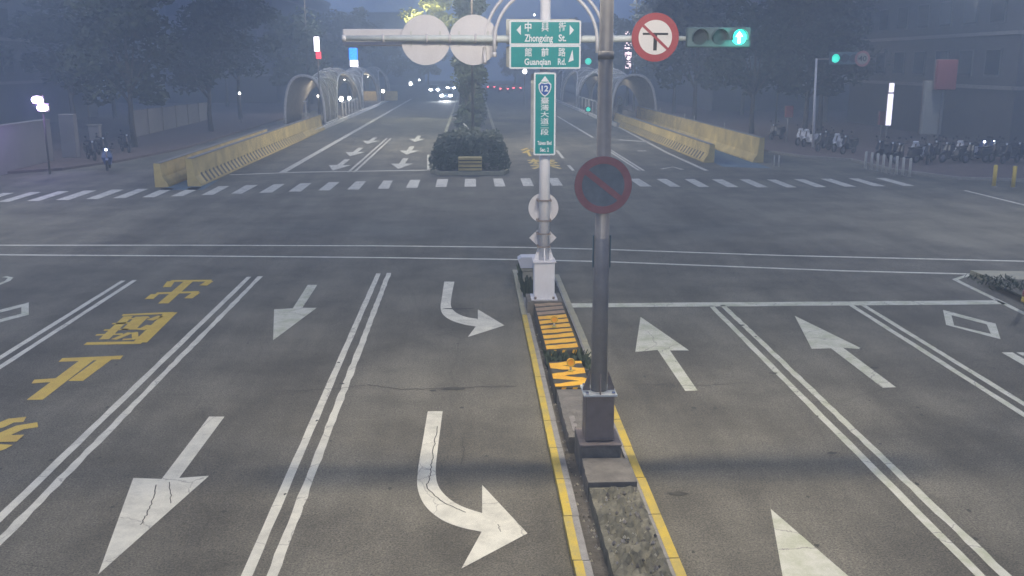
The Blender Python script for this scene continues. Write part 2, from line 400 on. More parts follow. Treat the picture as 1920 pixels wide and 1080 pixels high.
strokes([[(-140, 960), (0, 925), (62, 897), (140, 890), .3], [(-60, 1010), (30, 972), (110, 936), (212, 920), .3], [(-160, 1004), (115, 996), .34], [(-120, 1090), (0, 1050), (30, 1032), .3]])

# crosswalk across the far side of the junction
cwx = [(40, 369), (303, 361), (460, 355), (618, 349), (829, 343), (1041, 341), (1300, 343), (1460, 344), (1680, 341)]
def interp(x, t):
    for (a, b1), (c, d) in zip(t, t[1:]):
        if x <= c or (c, d) == t[-1]: return b1 + (d - b1) * (x - a) / (c - a)
b_ = mb('farpaint')
for i in range(33):
    px = 829 + 53 * (i - 16) + (4 if i < 5 else 0); p = G(px, interp(px, cwx))
    ww, ll = .23, 1.42
    x0, x1, y0, y1 = p.x - ww, p.x + ww, p.y - ll, p.y + ll
    j = lambda: random.uniform(-.03, .03)
    b_.poly([(x0 + j(), y0 + j(), .004), (x1 + j(), y0 + j(), .004), (x1 + j(), y1 + j(), .004), (x0 + j(), y1 + j(), .004)])
b_.build('crosswalk_marking', **STRUCT)
# far carriageways
b_ = mb('farpaint')
path_line(b_, [G(430, 328), G(560, 323), G(808, 319)], .3)
path_line(b_, [(-9.05, 46.4), (-8.7, 145)], .34)
path_line(b_, [(-5.9, 46.6), (-5.85, 68)], .13); path_line(b_, [(-5.62, 46.6), (-5.57, 68)], .13)
path_line(b_, [G(803, 319), G(803, 290)], .12)
b_.build('lane_marking', **STRUCT)
b_ = mb('farpaint')
path_line(b_, [G(1325, 320), G(1252, 287), G(1154, 235), G(1114, 219), G(1041, 190)], .22)
path_line(b_, [G(1199, 320), G(1137, 280)], .13); path_line(b_, [G(1207, 320), G(1143, 280)], .13)
path_line(b_, [G(1112, 258), G(1045, 218)], .2)
path_line(b_, [G(1056, 297), G(1044, 282)], .16); path_line(b_, [G(1075, 320), G(1066, 310)], .16)
path_line(b_, [G(1160, 262), G(1215, 266)], .5); path_line(b_, [G(1195, 283), G(1212, 283)], .4); path_line(b_, [G(1240, 317), G(1262, 313), G(1280, 318)], .2)
b_.build('lane_marking', **STRUCT)
def far_arrow(px, py, s=1.0):
    p = G(px, py); b_ = mb('farpaint'); x, y = p.x, p.y
    b_.poly([(x, y, .004), (x + .5 * s, y + 2.3 * s, .004), (x + .13 * s, y + 2.3 * s, .004), (x + .13 * s, y + 4.9 * s, .004), (x - .13 * s, y + 4.9 * s, .004), (x - .13 * s, y + 2.3 * s, .004), (x - .5 * s, y + 2.3 * s, .004)])
    b_.build('arrow_marking', **STRUCT)
for p in ((624, 320), (747, 317), (656, 293), (762, 290), (688, 270), (778, 266)): far_arrow(*p, 1.15)
b_ = mb('ypaint'); text_fit(b_, '禁', 3.0, 4.6, G(0, 322).y, G(0, 302).y, 'xy', .004, .01); text_fit(b_, '行', 3.0, 4.6, G(0, 297).y, G(0, 281).y, 'xy', .004, .01)
b_.build('yellow_lettering_marking', **STRUCT)
# stains and repairs on the carriageway
def stain(px, py, rx, ry, mt='hazdark'):
    p = G(px, py); b_ = mb(mt); n = 14
    b_.poly([(p.x + rx * math.cos(2 * math.pi * k / n) * random.uniform(.6, 1.15), p.y + ry * math.sin(2 * math.pi * k / n) * random.uniform(.5, 1.2), .006) for k in range(n)])
    b_.build('road_stain', **STRUCT)
for s_ in ((852, 729, .22, .09), (812, 733, .06, .05), (1268, 926, .14, .06), (1300, 765, .05, .04), (1560, 850, .07, .04), (640, 720, .05, .04), (1450, 700, .08, .05), (1640, 690, .09, .06), (1390, 610, .08, .06), (860, 579, .42, .05), (912, 856, .03, .03), (420, 960, .04, .03)): stain(*s_)

b_ = mb('hazdark')
for _ in range(110):
    x, y, r_ = random.uniform(-8, 9), random.choice((random.uniform(8, 14), random.uniform(14, 27))), random.uniform(.008, .03)
    b_.poly([(x + r_ * random.uniform(.6, 1.3) * math.cos(a), y + 1.6 * r_ * random.uniform(.6, 1.3) * math.sin(a), .0048) for a in (0, .9, 1.9, 2.9, 3.8, 4.8, 5.6)])
b_.build('road_stain', **STRUCT)
def crack(pts, wd=.018):
    b_ = mb('hazdark'); out = []
    for (x0, y0), (x1, y1) in zip(pts, pts[1:]):
        for k in range(9): u = k / 9; out.append(G(x0 + (x1 - x0) * u + random.uniform(-2, 2), y0 + (y1 - y0) * u + random.uniform(-1.2, 1.2)))
    path_line(b_, out, wd, .0062); b_.build('road_crack', **STRUCT)
crack([(690, 722), (760, 731), (850, 727), (985, 724)]); crack([(520, 735), (640, 728), (690, 722)], .012); crack([(1180, 720), (1300, 724), (1420, 718)], .012)
crack([(866, 820), (871, 850), (862, 876)], .01); crack([(820, 800), (812, 850), (806, 890), (800, 915), (826, 940), (880, 965)], .012); crack([(265, 985), (282, 950), (296, 905)], .012); crack([(318, 905), (322, 950)], .01)
crack([(934, 984), (940, 998)], .008)

# ---------------- near median ----------------
XA, XB = 1.02, 2.12                                   # outer faces of the two kerbs
b_ = mb('ykerb')
L_TOP = 23.4
def kerb(x0, x1, ya, yb, zt=.09):
    """kerb stones one metre long with small joints, painted on top"""
    root = MB(); y = ya; k = 0
    painted_left = x0 < 1.5
    while y < yb:
        ye = min(y + 1.0, yb)
        q = random.uniform(-.006, .006)
        gm = 'kerb' if y > 14.5 and not painted_left else ('ykerb' if y < 19 else 'fadekerb')
        if gm == 'kerb': gm = 'fadekerb' if y > 13.2 else 'ykerb'
        root.m('kerb').box(x0 + q, x1 + q, y + .006, ye - .006, 0, zt)
        a0, a1 = (x0, x0 + .54 * (x1 - x0)) if painted_left else (x0 + .42 * (x1 - x0) - .02, x1)
        root.m(gm).box(a0 + q - (.004 if painted_left else 0), a1 + q + (0 if painted_left else .004), y + .009, ye - .009, .01, zt + .004)
        y = ye
    return root
k1 = kerb(XA, XA + .17, 2, L_TOP); k1.build('kerb', kind='structure')
k2 = kerb(XB - .14, XB, 2, L_TOP - .6); k2.build('kerb', kind='structure')
b_ = mb('soil'); b_.prism([(XA + .17, 2), (XB - .14, 2), (XB - .14, L_TOP - .4), (XA + .5, L_TOP + .1), (XA + .17, L_TOP - .4)], 0, .03); b_.build('median_ground', **STRUCT)
def lumpy(name, x0, x1, y0, y1, z0, z1, mt, amp, nx, ny, **pr):
    b_ = mb(mt); grid = []
    for j in range(ny + 1):
        row = []
        for i in range(nx + 1):
            ed = i in (0, nx) or j in (0, ny)
            row.append(b_.b.verts.new((x0 + (x1 - x0) * i / nx + (0 if not ed else random.uniform(-.008, .008)), y0 + (y1 - y0) * j / ny, z1 + (random.uniform(-amp, amp) if not ed else -amp * .6))))
        grid.append(row)
    for j in range(ny):
        for i in range(nx): b_._f([grid[j][i], grid[j][i + 1], grid[j + 1][i + 1], grid[j + 1][i]])
    loop = grid[0] + [r[-1] for r in grid[1:]] + grid[-1][-2::-1] + [r[0] for r in grid[-2:0:-1]]
    low = [b_.b.verts.new((v.co.x, v.co.y, z0)) for v in loop]; n = len(loop)
    for k in range(n): b_._f([loop[(k + 1) % n], loop[k], low[k], low[(k + 1) % n]])
    return b_.build(name, **pr)
b0 = G(1070, 725, .3).y
def gravel(x0, x1, y0, y1, z, n, seed):
    rnd = random.Random(seed); b_ = MB()
    for _ in range(n):
        x, y, s = rnd.uniform(x0, x1), rnd.uniform(y0, y1), rnd.uniform(.008, .028)
        b_.m(rnd.choice(('concrete', 'kerb', 'darkconc', 'soil', 'cabinet')))
        top = b_.b.verts.new((x, y, z + s)); ring = [b_.b.verts.new((x + s * rnd.uniform(.7, 1.3) * math.cos(a), y + s * rnd.uniform(.7, 1.3) * math.sin(a), z - .01)) for a in (0, 1.25, 2.5, 3.8, 5.0)]
        for k in range(5): b_._f([ring[k], ring[(k + 1) % 5], top])
    b_.build('gravel', kind='stuff')
gravel(1.38, 1.91, 5, 10.4, .245, 420, 4); gravel(1.21, 1.35, 5, 20, .032, 260, 5)
lumpy('median_rubble', 1.36, 1.93, 2, 10.45, .0, .25, 'moss', .045, 12, 90, **STRUCT)
lumpy('median_slab', 1.35, 1.93, 10.48, 11.19, 0, .28, 'darkconc', .008, 8, 6, **STRUCT)
lumpy('median_slab', 1.27, 1.68, 11.93, b0 - .01, 0, .27, 'darkconc', .012, 6, 18, **STRUCT)
b_ = mb('concrete'); b_.box(1.34, 1.42, 12.1, 12.7, .262, .275); b_.build('median_patch', **STRUCT)

def striped_block(x0, x1, y0, y1, z, n, ang, label, faded=0, cross=False):
    t = thing('hazard_block', label, 'traffic block', ((x0 + x1) / 2, (y0 + y1) / 2, 0))
    cx, cyy = (x0 + x1) / 2, (y0 + y1) / 2
    mb('hazdark').box(x0 - cx, x1 - cx, y0 - cyy, y1 - cyy, .0, z, .02).build('block', t)
    st = MB()
    wd = (y1 - y0) / n * .70
    for k in range(n):
        yc = y0 - cyy + (k + .5) * (y1 - y0) / n
        st.m('brownpaint' if k >= n - faded else 'orangepaint')
        sg = ang * (-1 if cross and k % 2 else 1)
        pts = []
        NN = 6
        for q in range(NN + 1):
            u = q / NN; pts.append((x0 - cx + .004 + u * (x1 - x0 - .008), yc + sg * (u - .5) - wd / 2 + random.uniform(-.018, .018)))
        for q in range(NN, -1, -1):
            u = q / NN; pts.append((x0 - cx + .004 + u * (x1 - x0 - .008), yc + sg * (u - .5) + wd / 2 + random.uniform(-.018, .018)))
        lo, hi = y0 - cyy + .004, y1 - cyy - .004
        pts = [(p[0], min(max(p[1], lo), hi)) for p in pts]
        st.poly([(p[0], p[1], z + .004 + .0012 * (k % 2)) for p in pts])
        # the stripes run down the near face and the left face too
    for k in range(3):
        u = x0 - cx + (k + .2) * (x1 - x0) / 3.2; st.m('orangepaint')
        st.poly([(u, y0 - cyy - .004, .05), (u + .07, y0 - cyy - .004, .05), (u + .14, y0 - cyy - .004, z - .01), (u + .07, y0 - cyy - .004, z - .01)])
    st.build('stripe_paint', t)
    return t
b1 = G(1070, 677, .3).y; c0 = G(1040, 655, .3).y; c1 = G(1025, 560, .3).y
striped_block(1.25, 1.80, b0, b1, .30, 5, .19, 'short orange and black striped hazard block beside the grey pole, nearest of two', cross=True)
striped_block(1.27, 1.84, c0, c1, .30, 11, .16, 'long striped hazard block with worn orange bars in front of the white pedestal', faded=4)
def reflector(px, py, label, zb=.3):
    p = G(px, py, zb); t = thing('reflector_post', label, 'reflector', (p.x, p.y, zb), group='round orange reflectors on the median')
    mb('bollardy').tube([(0, 0, 0), (0, 0, .03)], [.045, .04], 12).build('base', t)
    mb('bollardw').tube([(0, 0, .03), (0, 0, .10)], .018, 8).build('post', t)
    h = mb('orange').disc((0, .155), .068, -.014, .014, 28).build('housing', t)
    mb('ypaint').disc((0, .155), .066, -.022, -.0145, 28, .048).build('rim', t)
    return t
reflector(1039, 614, 'round orange reflector on the long striped block near the white pedestal')
reflector(1070, 697, 'round orange reflector on the short striped block near the grey pole')

def leaves(b_, c, rad, n, size, mats_=('leafdark', 'leafmid'), flat=1.0, seed=None):
    rnd = random.Random(seed) if seed is not None else random
    for _ in range(n):
        while True:
            v = Vector((rnd.uniform(-1, 1), rnd.uniform(-1, 1), rnd.uniform(-1, 1)))
            if v.length < 1: break
        v = v * (.55 + .45 * rnd.random()) if rnd.random() < .4 else v.normalized() * rnd.uniform(.7, 1.05)
        p = Vector(c) + Vector((v.x * rad[0], v.y * rad[1], v.z * rad[2]))
        a = Vector((rnd.gauss(0, 1), rnd.gauss(0, 1), rnd.gauss(0, .6))).normalized(); u = a.orthogonal().normalized()
        s = size * rnd.uniform(.6, 1.3)
        b_.m(mats_[0] if rnd.random() < .55 else mats_[1])
        b_.poly([p - a * s * .6, p + u * s * .28, p + a * s * .6, p - u * s * .28])
def weed_patch(name, label, x0, x1, y0, y1, z, h, n, seed):
    rnd = random.Random(seed); b_ = MB()
    for _ in range(n):
        x, y = rnd.uniform(x0, x1), rnd.uniform(y0, y1)
        b_.m('leafdark' if rnd.random() < .6 else 'leafmid')
        hh = h * rnd.uniform(.4, 1); dx, dy = rnd.uniform(-.1, .1), rnd.uniform(-.1, .1); ww = rnd.uniform(.01, .03)
        b_.poly([(x - ww, y, z), (x + ww, y + ww, z), (x + dx + ww * .7, y + dy, z + hh), (x + dx - ww * .4, y + dy, z + hh * .95)])
    o = b_.build(name); return single(o, label, 'weeds')
o = weed_patch('weeds', 'dark weeds growing between the two striped hazard blocks', 1.27, 1.95, b1 + .02, c0 + .05, .10, .22, 380, 3)
o = weed_patch('weeds', 'dark weeds at the median end beside the cream cabinet', 1.15, 1.42, 20.4, 22.9, .02, .4, 380, 4)
lumpy('median_soil', 1.27, 1.93, b1 + .005, c0 - .005, 0, .16, 'soil', .03, 6, 6, **STRUCT)

# ---------------- grey pole ----------------
GP = Vector((1.59, 11.5, 0))
gp = thing('lamp_pole', 'tall grey steel pole on a boxy pedestal in the near median', 'pole', GP)
mb('darkconc').box(-.25, .26, -.28, .42, .0, .425, .015).build('plinth', gp)
mb('greybase').box(-.26, .27, -.292, .3, .425, .445, .004).build('base_plate', gp)
p_ = mb('greybase').box(-.18, .18, -.18, .18, .445, 1.05, .012)
p_.box(-.13, .13, -.19, -.18, .47, .485); p_.build('pedestal', gp)
q_ = mb('skinback').box(-.21, .21, -.21, .21, 1.05, 1.072)
q_.build('flange', gp)
for sx, sy in ((-1, -1), (1, -1), (-1, 1), (1, 1)):
    mb('chrome').tube([(sx * .165, sy * .165, 1.07), (sx * .165, sy * .165, 1.10)], .022, 6).build('bolt', gp)
for a in range(8):
    q_ = mb('greybase')
    an = a * math.pi / 4; c_, s_ = math.cos(an), math.sin(an); n_ = Vector((-s_, c_, 0)) * .007; d_ = Vector((c_, s_, 0))
    if a % 2: q_.b.free(); continue
    v = [d_ * .11 + Vector((0, 0, 1.07)), d_ * .2 + Vector((0, 0, 1.07)), d_ * .2 + Vector((0, 0, 1.10)), d_ * .115 + Vector((0, 0, 1.33))]
    A = [q_.b.verts.new(x + n_) for x in v]; B_ = [q_.b.verts.new(x - n_) for x in v]
    q_._f(A); q_._f(B_[::-1])
    for k in range(4): q_._f([A[k], A[(k + 1) % 4], B_[(k + 1) % 4], B_[k]])
    q_.build('gusset', gp)
mb('greysteel').tube([(0, 0, 1.078), (0, 0, 3.02), (0, 0, 3.03), (0, 0, 5.2), (0, 0, 5.21), (0, 0, 9.8)], [.105, .096, .09, .086, .083, .07], 20).build('pole', gp)
mb('greysteel').tube([(0, 0, 5.15), (0, 0, 5.24)], .0935, 20).build('joint_band', gp)
for s in (-1, 1):
    q_ = mb('bodygrey').box(s * .104 - .006, s * .104 + .006, -.025, .025, 2.66, 3.06)
    q_.build('side_bracket', gp)
mb('greysteel').tube([(-2.3, -.15, 6.55), (2.3, -.15, 6.55)], .062, 12).build('cross_arm', gp)
mb('greysteel').tube([(-1.0, -.17, 10.05), (-.5, -.1, 10.0), (0, 0, 9.75), (.5, -.1, 10.0), (1.0, -.17, 10.05)], .045, 10).build('lamp_arm', gp)
for s in (-1, 1):
    hd = mb('greysteel').box(s * 1.3 - .38, s * 1.3 + .38, -.32, -.02, 10.02, 10.14, .04).build('lamp_head', gp)
    mb('lampwarm').box(s * 1.3 - .3, s * 1.3 + .3, -.28, -.06, 10.0, 10.018).build('lens', hd)

def spot(loc, power, col=(1, .87, .70), size=.28, ang=168, blend=.35, rot=None):
    l = bpy.data.lights.new('street_light', 'SPOT'); l.energy = power; l.color = col; l.shadow_soft_size = size; l.spot_size = R(ang); l.spot_blend = blend
    o = bpy.data.objects.new('street_light', l); C.objects.link(o); o.location = loc
    if rot: o.rotation_euler = rot
    return o
for s in (-1, 1): spot((GP.x + s * 1.3, GP.y - .17, 9.97), 2600, size=.2)

# round sign on the grey pole, its unlit dimness put into the colours
def spokes_sign(c, r, y): pass
sg = thing('no_parking_sign', 'dim round sign with dull red ring and slash on the grey pole', 'road sign', (GP.x - .02, GP.y - .15, 3.69))
SR = .345
mb('dimblue').disc((0, 0), SR, -.012, .006, 48).build('plate', sg)
rr = mb('dimred').disc((0, 0), SR - .003, -.018, -.0125, 48, SR * .74); 
c_, s_ = math.cos(R(-38)), math.sin(R(-38)); hw = .035; ln = SR * .76
rr.xz([(-c_ * ln - s_ * -hw, -s_ * ln + c_ * -hw), (c_ * ln - s_ * -hw, s_ * ln + c_ * -hw), (c_ * ln + s_ * -hw, s_ * ln - c_ * -hw), (-c_ * ln + s_ * -hw, -s_ * ln - c_ * -hw)], -.0155, -.0125)
rr.build('red_ring', sg)
for z in (.1, -.13): mb('greybase').box(-.11, .11, .006, .16, z, z + .03).build('clamp', sg)

# ---------------- white mast with signal arm ----------------
WY = 19.48
wp = thing('signal_mast', 'white steel mast on a white pedestal carrying the long signal arm', 'mast', (1.495, WY, 0))
mb('darkconc').box(-.36, .36, -.36, .36, 0, .33).build('plinth', wp)
q_ = mb('whitesteel').box(-.21, .21, -.21, .21, .345, 1.11, .008)
q_.build('pedestal', wp)
mb('disc').box(-.27, .27, -.27, .27, .33, .352).build('base_plate', wp)
for sx in (-1, 1): mb('greybase').tube([(sx * .19, -.235, .352), (sx * .19, -.235, .40)], .028, 6).build('bolt', wp)
mb('disc').box(-.235, .235, -.235, .235, 1.11, 1.135).build('flange', wp)
for dx, dy in ((1, 0), (-1, 0), (0, -1), (0, 1)):
    q_ = mb('whitesteel')
    d_ = Vector((dx, dy, 0)); n_ = Vector((-dy, dx, 0)) * .009
    v = [d_ * .1 + Vector((0, 0, 1.135)), d_ * .215 + Vector((0, 0, 1.135)), d_ * .20 + Vector((0, 0, 1.18)), d_ * .1 + Vector((0, 0, 1.46))]
    A = [q_.b.verts.new(x + n_) for x in v]; B_ = [q_.b.verts.new(x - n_) for x in v]
    q_._f(A); q_._f(B_[::-1])
    for k in range(4): q_._f([A[k], A[(k + 1) % 4], B_[(k + 1) % 4], B_[k]])
    q_.build('gusset', wp)
mb('whitesteel').tube([(0, 0, 1.135), (0, 0, 3.1), (-.01, 0, 6.9)], [.112, .108, .1], 20).build('pole', wp)
AZ = 5.58
q_ = mb('armsteel').tube([(-3.9, 0, AZ), (-2.0, 0, AZ), (0, 0, AZ - .02), (2.0, 0, AZ), (2.78, 0, AZ)], [.05, .062, .075, .06, .045], 12)
q_.build('arm', wp)
mb('whitesteel').tube([(-3.98, 0, AZ + .0), (-3.9, 0, AZ)], .066, 12).build('arm_cap', wp)
for x in (-3.2, -2.35, -1.9, -1.4, -1.0, 1.3, 2.1, 2.5): mb('disc').tube([(x, 0, AZ), (x + .04, 0, AZ)], .085, 12).build('arm_clamp', wp)
def arch(R_, zc, y, foot_l, foot_r, label=None):
    pts = [(-R_, y, foot_l)] + [(-R_ * math.cos(math.pi * k / 24), y, zc + R_ * math.sin(math.pi * k / 24)) for k in range(25)] + [(R_, y, foot_r)]
    return mb('disc').tube(pts, .034, 8)
arch(1.01, 5.52, -.1, 5.30, 5.30).build('ornamental_arch', wp)
arch(1.20, 5.48, .12, 5.14, 5.16).build('ornamental_arch', wp)
mb('disc').tube([(-1.01, -.1, 5.32), (-1.01, -.1, 5.22)], [.045, .04], 8).build('arch_foot', wp)
mb('disc').tube([(-1.2, .12, 5.4), (-1.2, -.1, 5.1)], [.04, .035], 8).build('arch_foot', wp)

def rounded_rect(x0, x1, z0, z1, r, n=4):
    pts = []
    for cx, cz, a0 in ((x1 - r, z0 + r, -90), (x1 - r, z1 - r, 0), (x0 + r, z1 - r, 90), (x0 + r, z0 + r, 180)):
        for k in range(n + 1): a = R(a0 + 90 * k / n); pts.append((cx + r * math.cos(a), cz + r * math.sin(a)))
    return pts
def street_sign(name, label, x0, x1, z0, z1, y, draw, rear=True):
    """signs face the camera; local coordinates: x right, z up from the sign's centre"""
    cx, cz = (x0 + x1) / 2, (z0 + z1) / 2; hw, hh = (x1 - x0) / 2, (z1 - z0) / 2
    t = thing(name, label, 'street sign', (cx, y, cz))
    mb('signwhite').xz(rounded_rect(-hw, hw, -hh, hh, .03), -.012, .03).build('border', t)
    b = .032
    mb('signgreen').xz(rounded_rect(-hw + b, hw - b, -hh + b, hh - b, .012), -.0165, -.0125).build('face', t)
    draw(t, hw, hh)
    return t
SY = WY - .2
def tri(b_, pts, y=-.020): b_.xz(pts, y, y + .003)
def draw_zh(t, hw, hh):
    q = mb('signwhite')
    text_fit(q, '中', -.40, -.27, .02, .20, at=-.020, bold=.024); text_fit(q, '興', -.075, .065, .02, .20, at=-.020, bold=.011); text_fit(q, '街', .26, .40, .02, .20, at=-.020, bold=.012)
    q.build('lettering', t)
    q = mb('signwhite'); text_fit(q, 'Zhongxing', -.405, .15, -.215, -.03, at=-.020, bold=.024); text_fit(q, 'St.', .26, .41, -.165, -.03, at=-.020, bold=.024); q.build('lettering', t)
    q = mb('signwhite'); tri(q, [(-.56, .05), (-.475, .145), (-.475, -.045)]); q.build('direction_arrow', t)
    q = mb('signwhite'); tri(q, [(.56, .05), (.475, -.045), (.475, .145)]); q.build('direction_arrow', t)
def draw_gq(t, hw, hh):
    q = mb('signwhite')
    text_fit(q, '館', -.40, -.26, .01, .18, at=-.020, bold=.011); text_fit(q, '前', -.075, .07, .01, .18, at=-.020, bold=.022); text_fit(q, '路', .26, .40, .01, .18, at=-.020, bold=.012)
    q.build('lettering', t)
    q = mb('signwhite'); text_fit(q, 'Guanqian', -.405, .11, -.19, -.025, at=-.020, bold=.024); text_fit(q, 'Rd.', .25, .41, -.15, -.025, at=-.020, bold=.024); q.build('lettering', t)
    q = mb('signwhite'); tri(q, [(.56, -.06), (.455, -.10), (.535, .14)]); q.build('direction_arrow', t)
pa, pb_ = D(955, 38, SY), D(1089, 84.5, SY)
sw = (pb_.x - pa.x) / 2
street_sign('street_name_sign', 'green sign reading Zhongxing St. above the Guanqian Rd. sign on the white mast', pa.x, pb_.x, pb_.z, pa.z, SY, draw_zh)
pc = D(1089, 129, SY)
street_sign('street_name_sign', 'green sign reading Guanqian Rd. below the Zhongxing St. sign on the white mast', pa.x, pb_.x, pc.z, pb_.z - .004, SY, draw_gq)
q_ = mb('skinback').xz(rounded_rect(pa.x - .05, pb_.x - .06, pb_.z + .02, pa.z + .04, .03), WY + .16, WY + .19)
o = q_.build('sign_back'); single(o, 'blank back of the upper panel mounted behind the Zhongxing St. sign', 'street sign')
q_ = mb('skinback').xz(rounded_rect(pa.x - .05, pb_.x - .06, pc.z + .03, pb_.z - .02, .03), WY + .16, WY + .19)
o = q_.build('sign_back'); single(o, 'blank back of the lower panel mounted behind the Guanqian Rd. sign', 'street sign')
def draw_route(t, hw, hh):
    q = mb('signwhite'); tri(q, [(-.085, hh - .175), (.085, hh - .175), (0, hh - .065)]); q.build('direction_arrow', t)
    def shield(s, zc): return [(-.115 * s, zc + .09 * s), (-.075 * s, zc + .125 * s), (0, zc + .11 * s), (.075 * s, zc + .125 * s), (.115 * s, zc + .09 * s), (.115 * s, zc + .02 * s), (.09 * s, zc - .05 * s), (.05 * s, zc - .1 * s), (0, zc - .135 * s), (-.05 * s, zc - .1 * s), (-.09 * s, zc - .05 * s), (-.115 * s, zc + .02 * s)]
    zc = hh - .32
    sh = mb('signwhite').xz(shield(1.1, zc), -.020, -.017).build('route_shield', t)
    mb('signblue').xz(shield(.9, zc), -.0235, -.0203).build('shield_face', sh)
    q = mb('signwhite'); text_fit(q, '12', -.068, .068, zc - .045, zc + .07, at=-.026, bold=.03); q.build('number', sh)
    q = mb('signwhite'); z = hh - .475
    for ch, h_ in (('臺', .13), ('灣', .13), ('大', .12), ('道', .13), ('二', .07), ('段', .13)):
        text_fit(q, ch, -.083, .083, z - h_ + .008, z, at=-.020, bold=.011)
        z -= h_ + .008
    q.build('lettering', t)
    q = mb('signwhite'); text_fit(q, 'Taiwan Blvd', -.14, .14, -hh + .205, -hh + .285, at=-.020, bold=.034); text_fit(q, 'Sec. 2', -.09, .09, -hh + .07, -hh + .155, at=-.020, bold=.034); q.build('lettering', t)
ra, rb = D(1001, 136, SY), D(1041, 291, SY)
street_sign('route_sign', 'tall narrow green sign with blue number 12 shield and vertical characters on the white mast', ra.x, rb.x, rb.z, ra.z, SY, draw_route)
# shrink-wrapped rear plate seen past its left edge
o = mb('skinback').xz(rounded_rect(ra.x - .035, rb.x - .05, rb.z + .1, ra.z - .03, .03), WY + .16, WY + .185).build('sign_back'); single(o, 'blank back of the narrow panel mounted behind the green route 12 sign', 'street sign')

def back_disc(px, py, rpx, label):
    y = WY + .1; c = D(px, py, y); r = rpx * y / CF * 1.02
    t = thing('round_sign', label, 'road sign', (c.x, y, c.z), group='white round sign backs on the signal arm')
    mb('disc').disc((0, 0), r, 0, .012, 56).build('plate', t)
    dz = AZ - c.z
    for x in (-.3, .27): mb('skinback').box(x, x + .03, -.025, 0, dz - .14, dz + .14).build('bracket', t)
    mb('skinback').box(-r * .985, r * .985, -.018, 0, dz - .10, dz - .075).build('stiffener', t)
back_disc(798, 75, 43.5, 'pale back of the left round sign on the signal arm')
back_disc(888, 75, 43.5, 'pale round sign back on the signal arm overlapped by the arches')
c = D(1019, 390, WY + .12)
t = thing('round_sign', 'small pale round sign back strapped to the white mast below the route sign', 'road sign', (c.x, WY + .13, c.z))
mb('disc').disc((0, 0), .31, 0, .01, 48).build('plate', t)
for z in (.17, -.245): mb('greybase').box(-.15, .15, -.26, 0, z, z + .025).build('strap', t)
c = D(1018, 446, WY + .12)
t = thing('diamond_sign', 'small pale diamond sign back strapped low on the white mast', 'road sign', (c.x, WY + .13, c.z))
mb('disc').xz([(-.285, 0), (-.11, -.17), (.11, -.17), (.285, 0), (.11, .17), (-.11, .17)], 0, .01).build('plate', t)
for z in (.11, -.16): mb('greybase').box(-.14, .14, -.26, 0, z, z + .02).build('strap', t)

# no left or right turn
c = D(1228.5, 70, WY - .16); r = 42.5 * (WY - .16) / CF * 1.02
t = thing('no_turns_sign', 'round red ringed sign banning both turns on the signal arm', 'road sign', (c.x, WY - .16, c.z))
mb('signred').disc((0, 0), r, -.01, .008, 56).build('ring', t)
mb('signcream').disc((0, 0), r * .71, -.014, -.0105, 56).build('face', t)
q = mb('black').box(-.25, .25, -.018, -.0145, .045, .085)
q.box(-.035, .035, -.018, -.0145, -.25, .0445)
q.build('turn_symbol', t)
q = mb('signred'); a = R(-42); ca, sa = math.cos(a), math.sin(a); l_ = r * .735; h_ = .026
q.xz([(-ca * l_ + sa * h_, -sa * l_ - ca * h_), (ca * l_ + sa * h_, sa * l_ - ca * h_), (ca * l_ - sa * h_, sa * l_ + ca * h_), (-ca * l_ - sa * h_, -sa * l_ + ca * h_)], -.022, -.0182)
q.build('slash', t)
for x in (-.2, .17): mb('greybase').box(x, x + .03, .008, .13, -.1, .15).build('bracket', t)

# signals
def signal(name, label, cx, y, cz, W_, H_, lit, grp=None, facing=1, arrow=False, hm='bodygrey'):
    t = thing(name, label, 'traffic light', (cx, y, cz), 0 if facing > 0 else math.pi, grp)
    mb(hm).box(-W_ / 2, W_ / 2, -.08, .08, -H_ / 2, H_ / 2, .02).build('housing', t)
    for k in range(3):
        x = (-1 + k) * W_ * .31; rr_ = min(H_ * .38, W_ * .14)
        on = lit == k
        ln_ = mb('greenlit' if on else 'lensdark').disc((x, 0), rr_, -.095, -.082, 28).build('lens', t)
        if on and arrow:
            s = rr_ * .8
            mb('arrowlit').xz([(x - s * .2, -s), (x + s * .2, -s), (x + s * .2, s * .1), (x + s * .62, s * .1), (x, s), (x - s * .62, s * .1), (x - s * .2, s * .1)], -.100, -.096).build('arrow', ln_)
        v = MB().m('bodygrey'); pts = []
        n = 14
        for j in range(n):
            a0, a1 = R(-20 + 220 * j / n), R(-20 + 220 * (j + 1) / n)
            v.poly([(x + rr_ * 1.06 * math.cos(a0), -.082, rr_ * 1.06 * math.sin(a0)), (x + rr_ * 1.06 * math.cos(a1), -.082, rr_ * 1.06 * math.sin(a1)), (x + rr_ * 1.06 * math.cos(a1), -.22, rr_ * 1.06 * math.sin(a1)), (x + rr_ * 1.06 * math.cos(a0), -.22, rr_ * 1.06 * math.sin(a0))])
        v.build('visor', t)
    return t
a, b2 = D(1288, 52, WY - .1), D(1405, 88, WY - .1)
gl_x = b2.x - .19 * (b2.x - a.x)
signal('traffic_signal', 'horizontal traffic signal with a lit green arrow at the right end of the white arm', (a.x + b2.x) / 2, WY - .1, (a.z + b2.z) / 2, b2.x - a.x, (a.z - b2.z) * 1.05, 2, arrow=True)
l = bpy.data.lights.new('signal_glow', 'POINT'); l.energy = 12; l.color = (.05, 1, .7); l.shadow_soft_size = .1; o = bpy.data.objects.new('signal_glow', l); C.objects.link(o); o.location = (gl_x, WY - .55, (a.z + b2.z) / 2)
a, b2 = D(643, 60, WY + .3), D(765, 81, WY + .3)
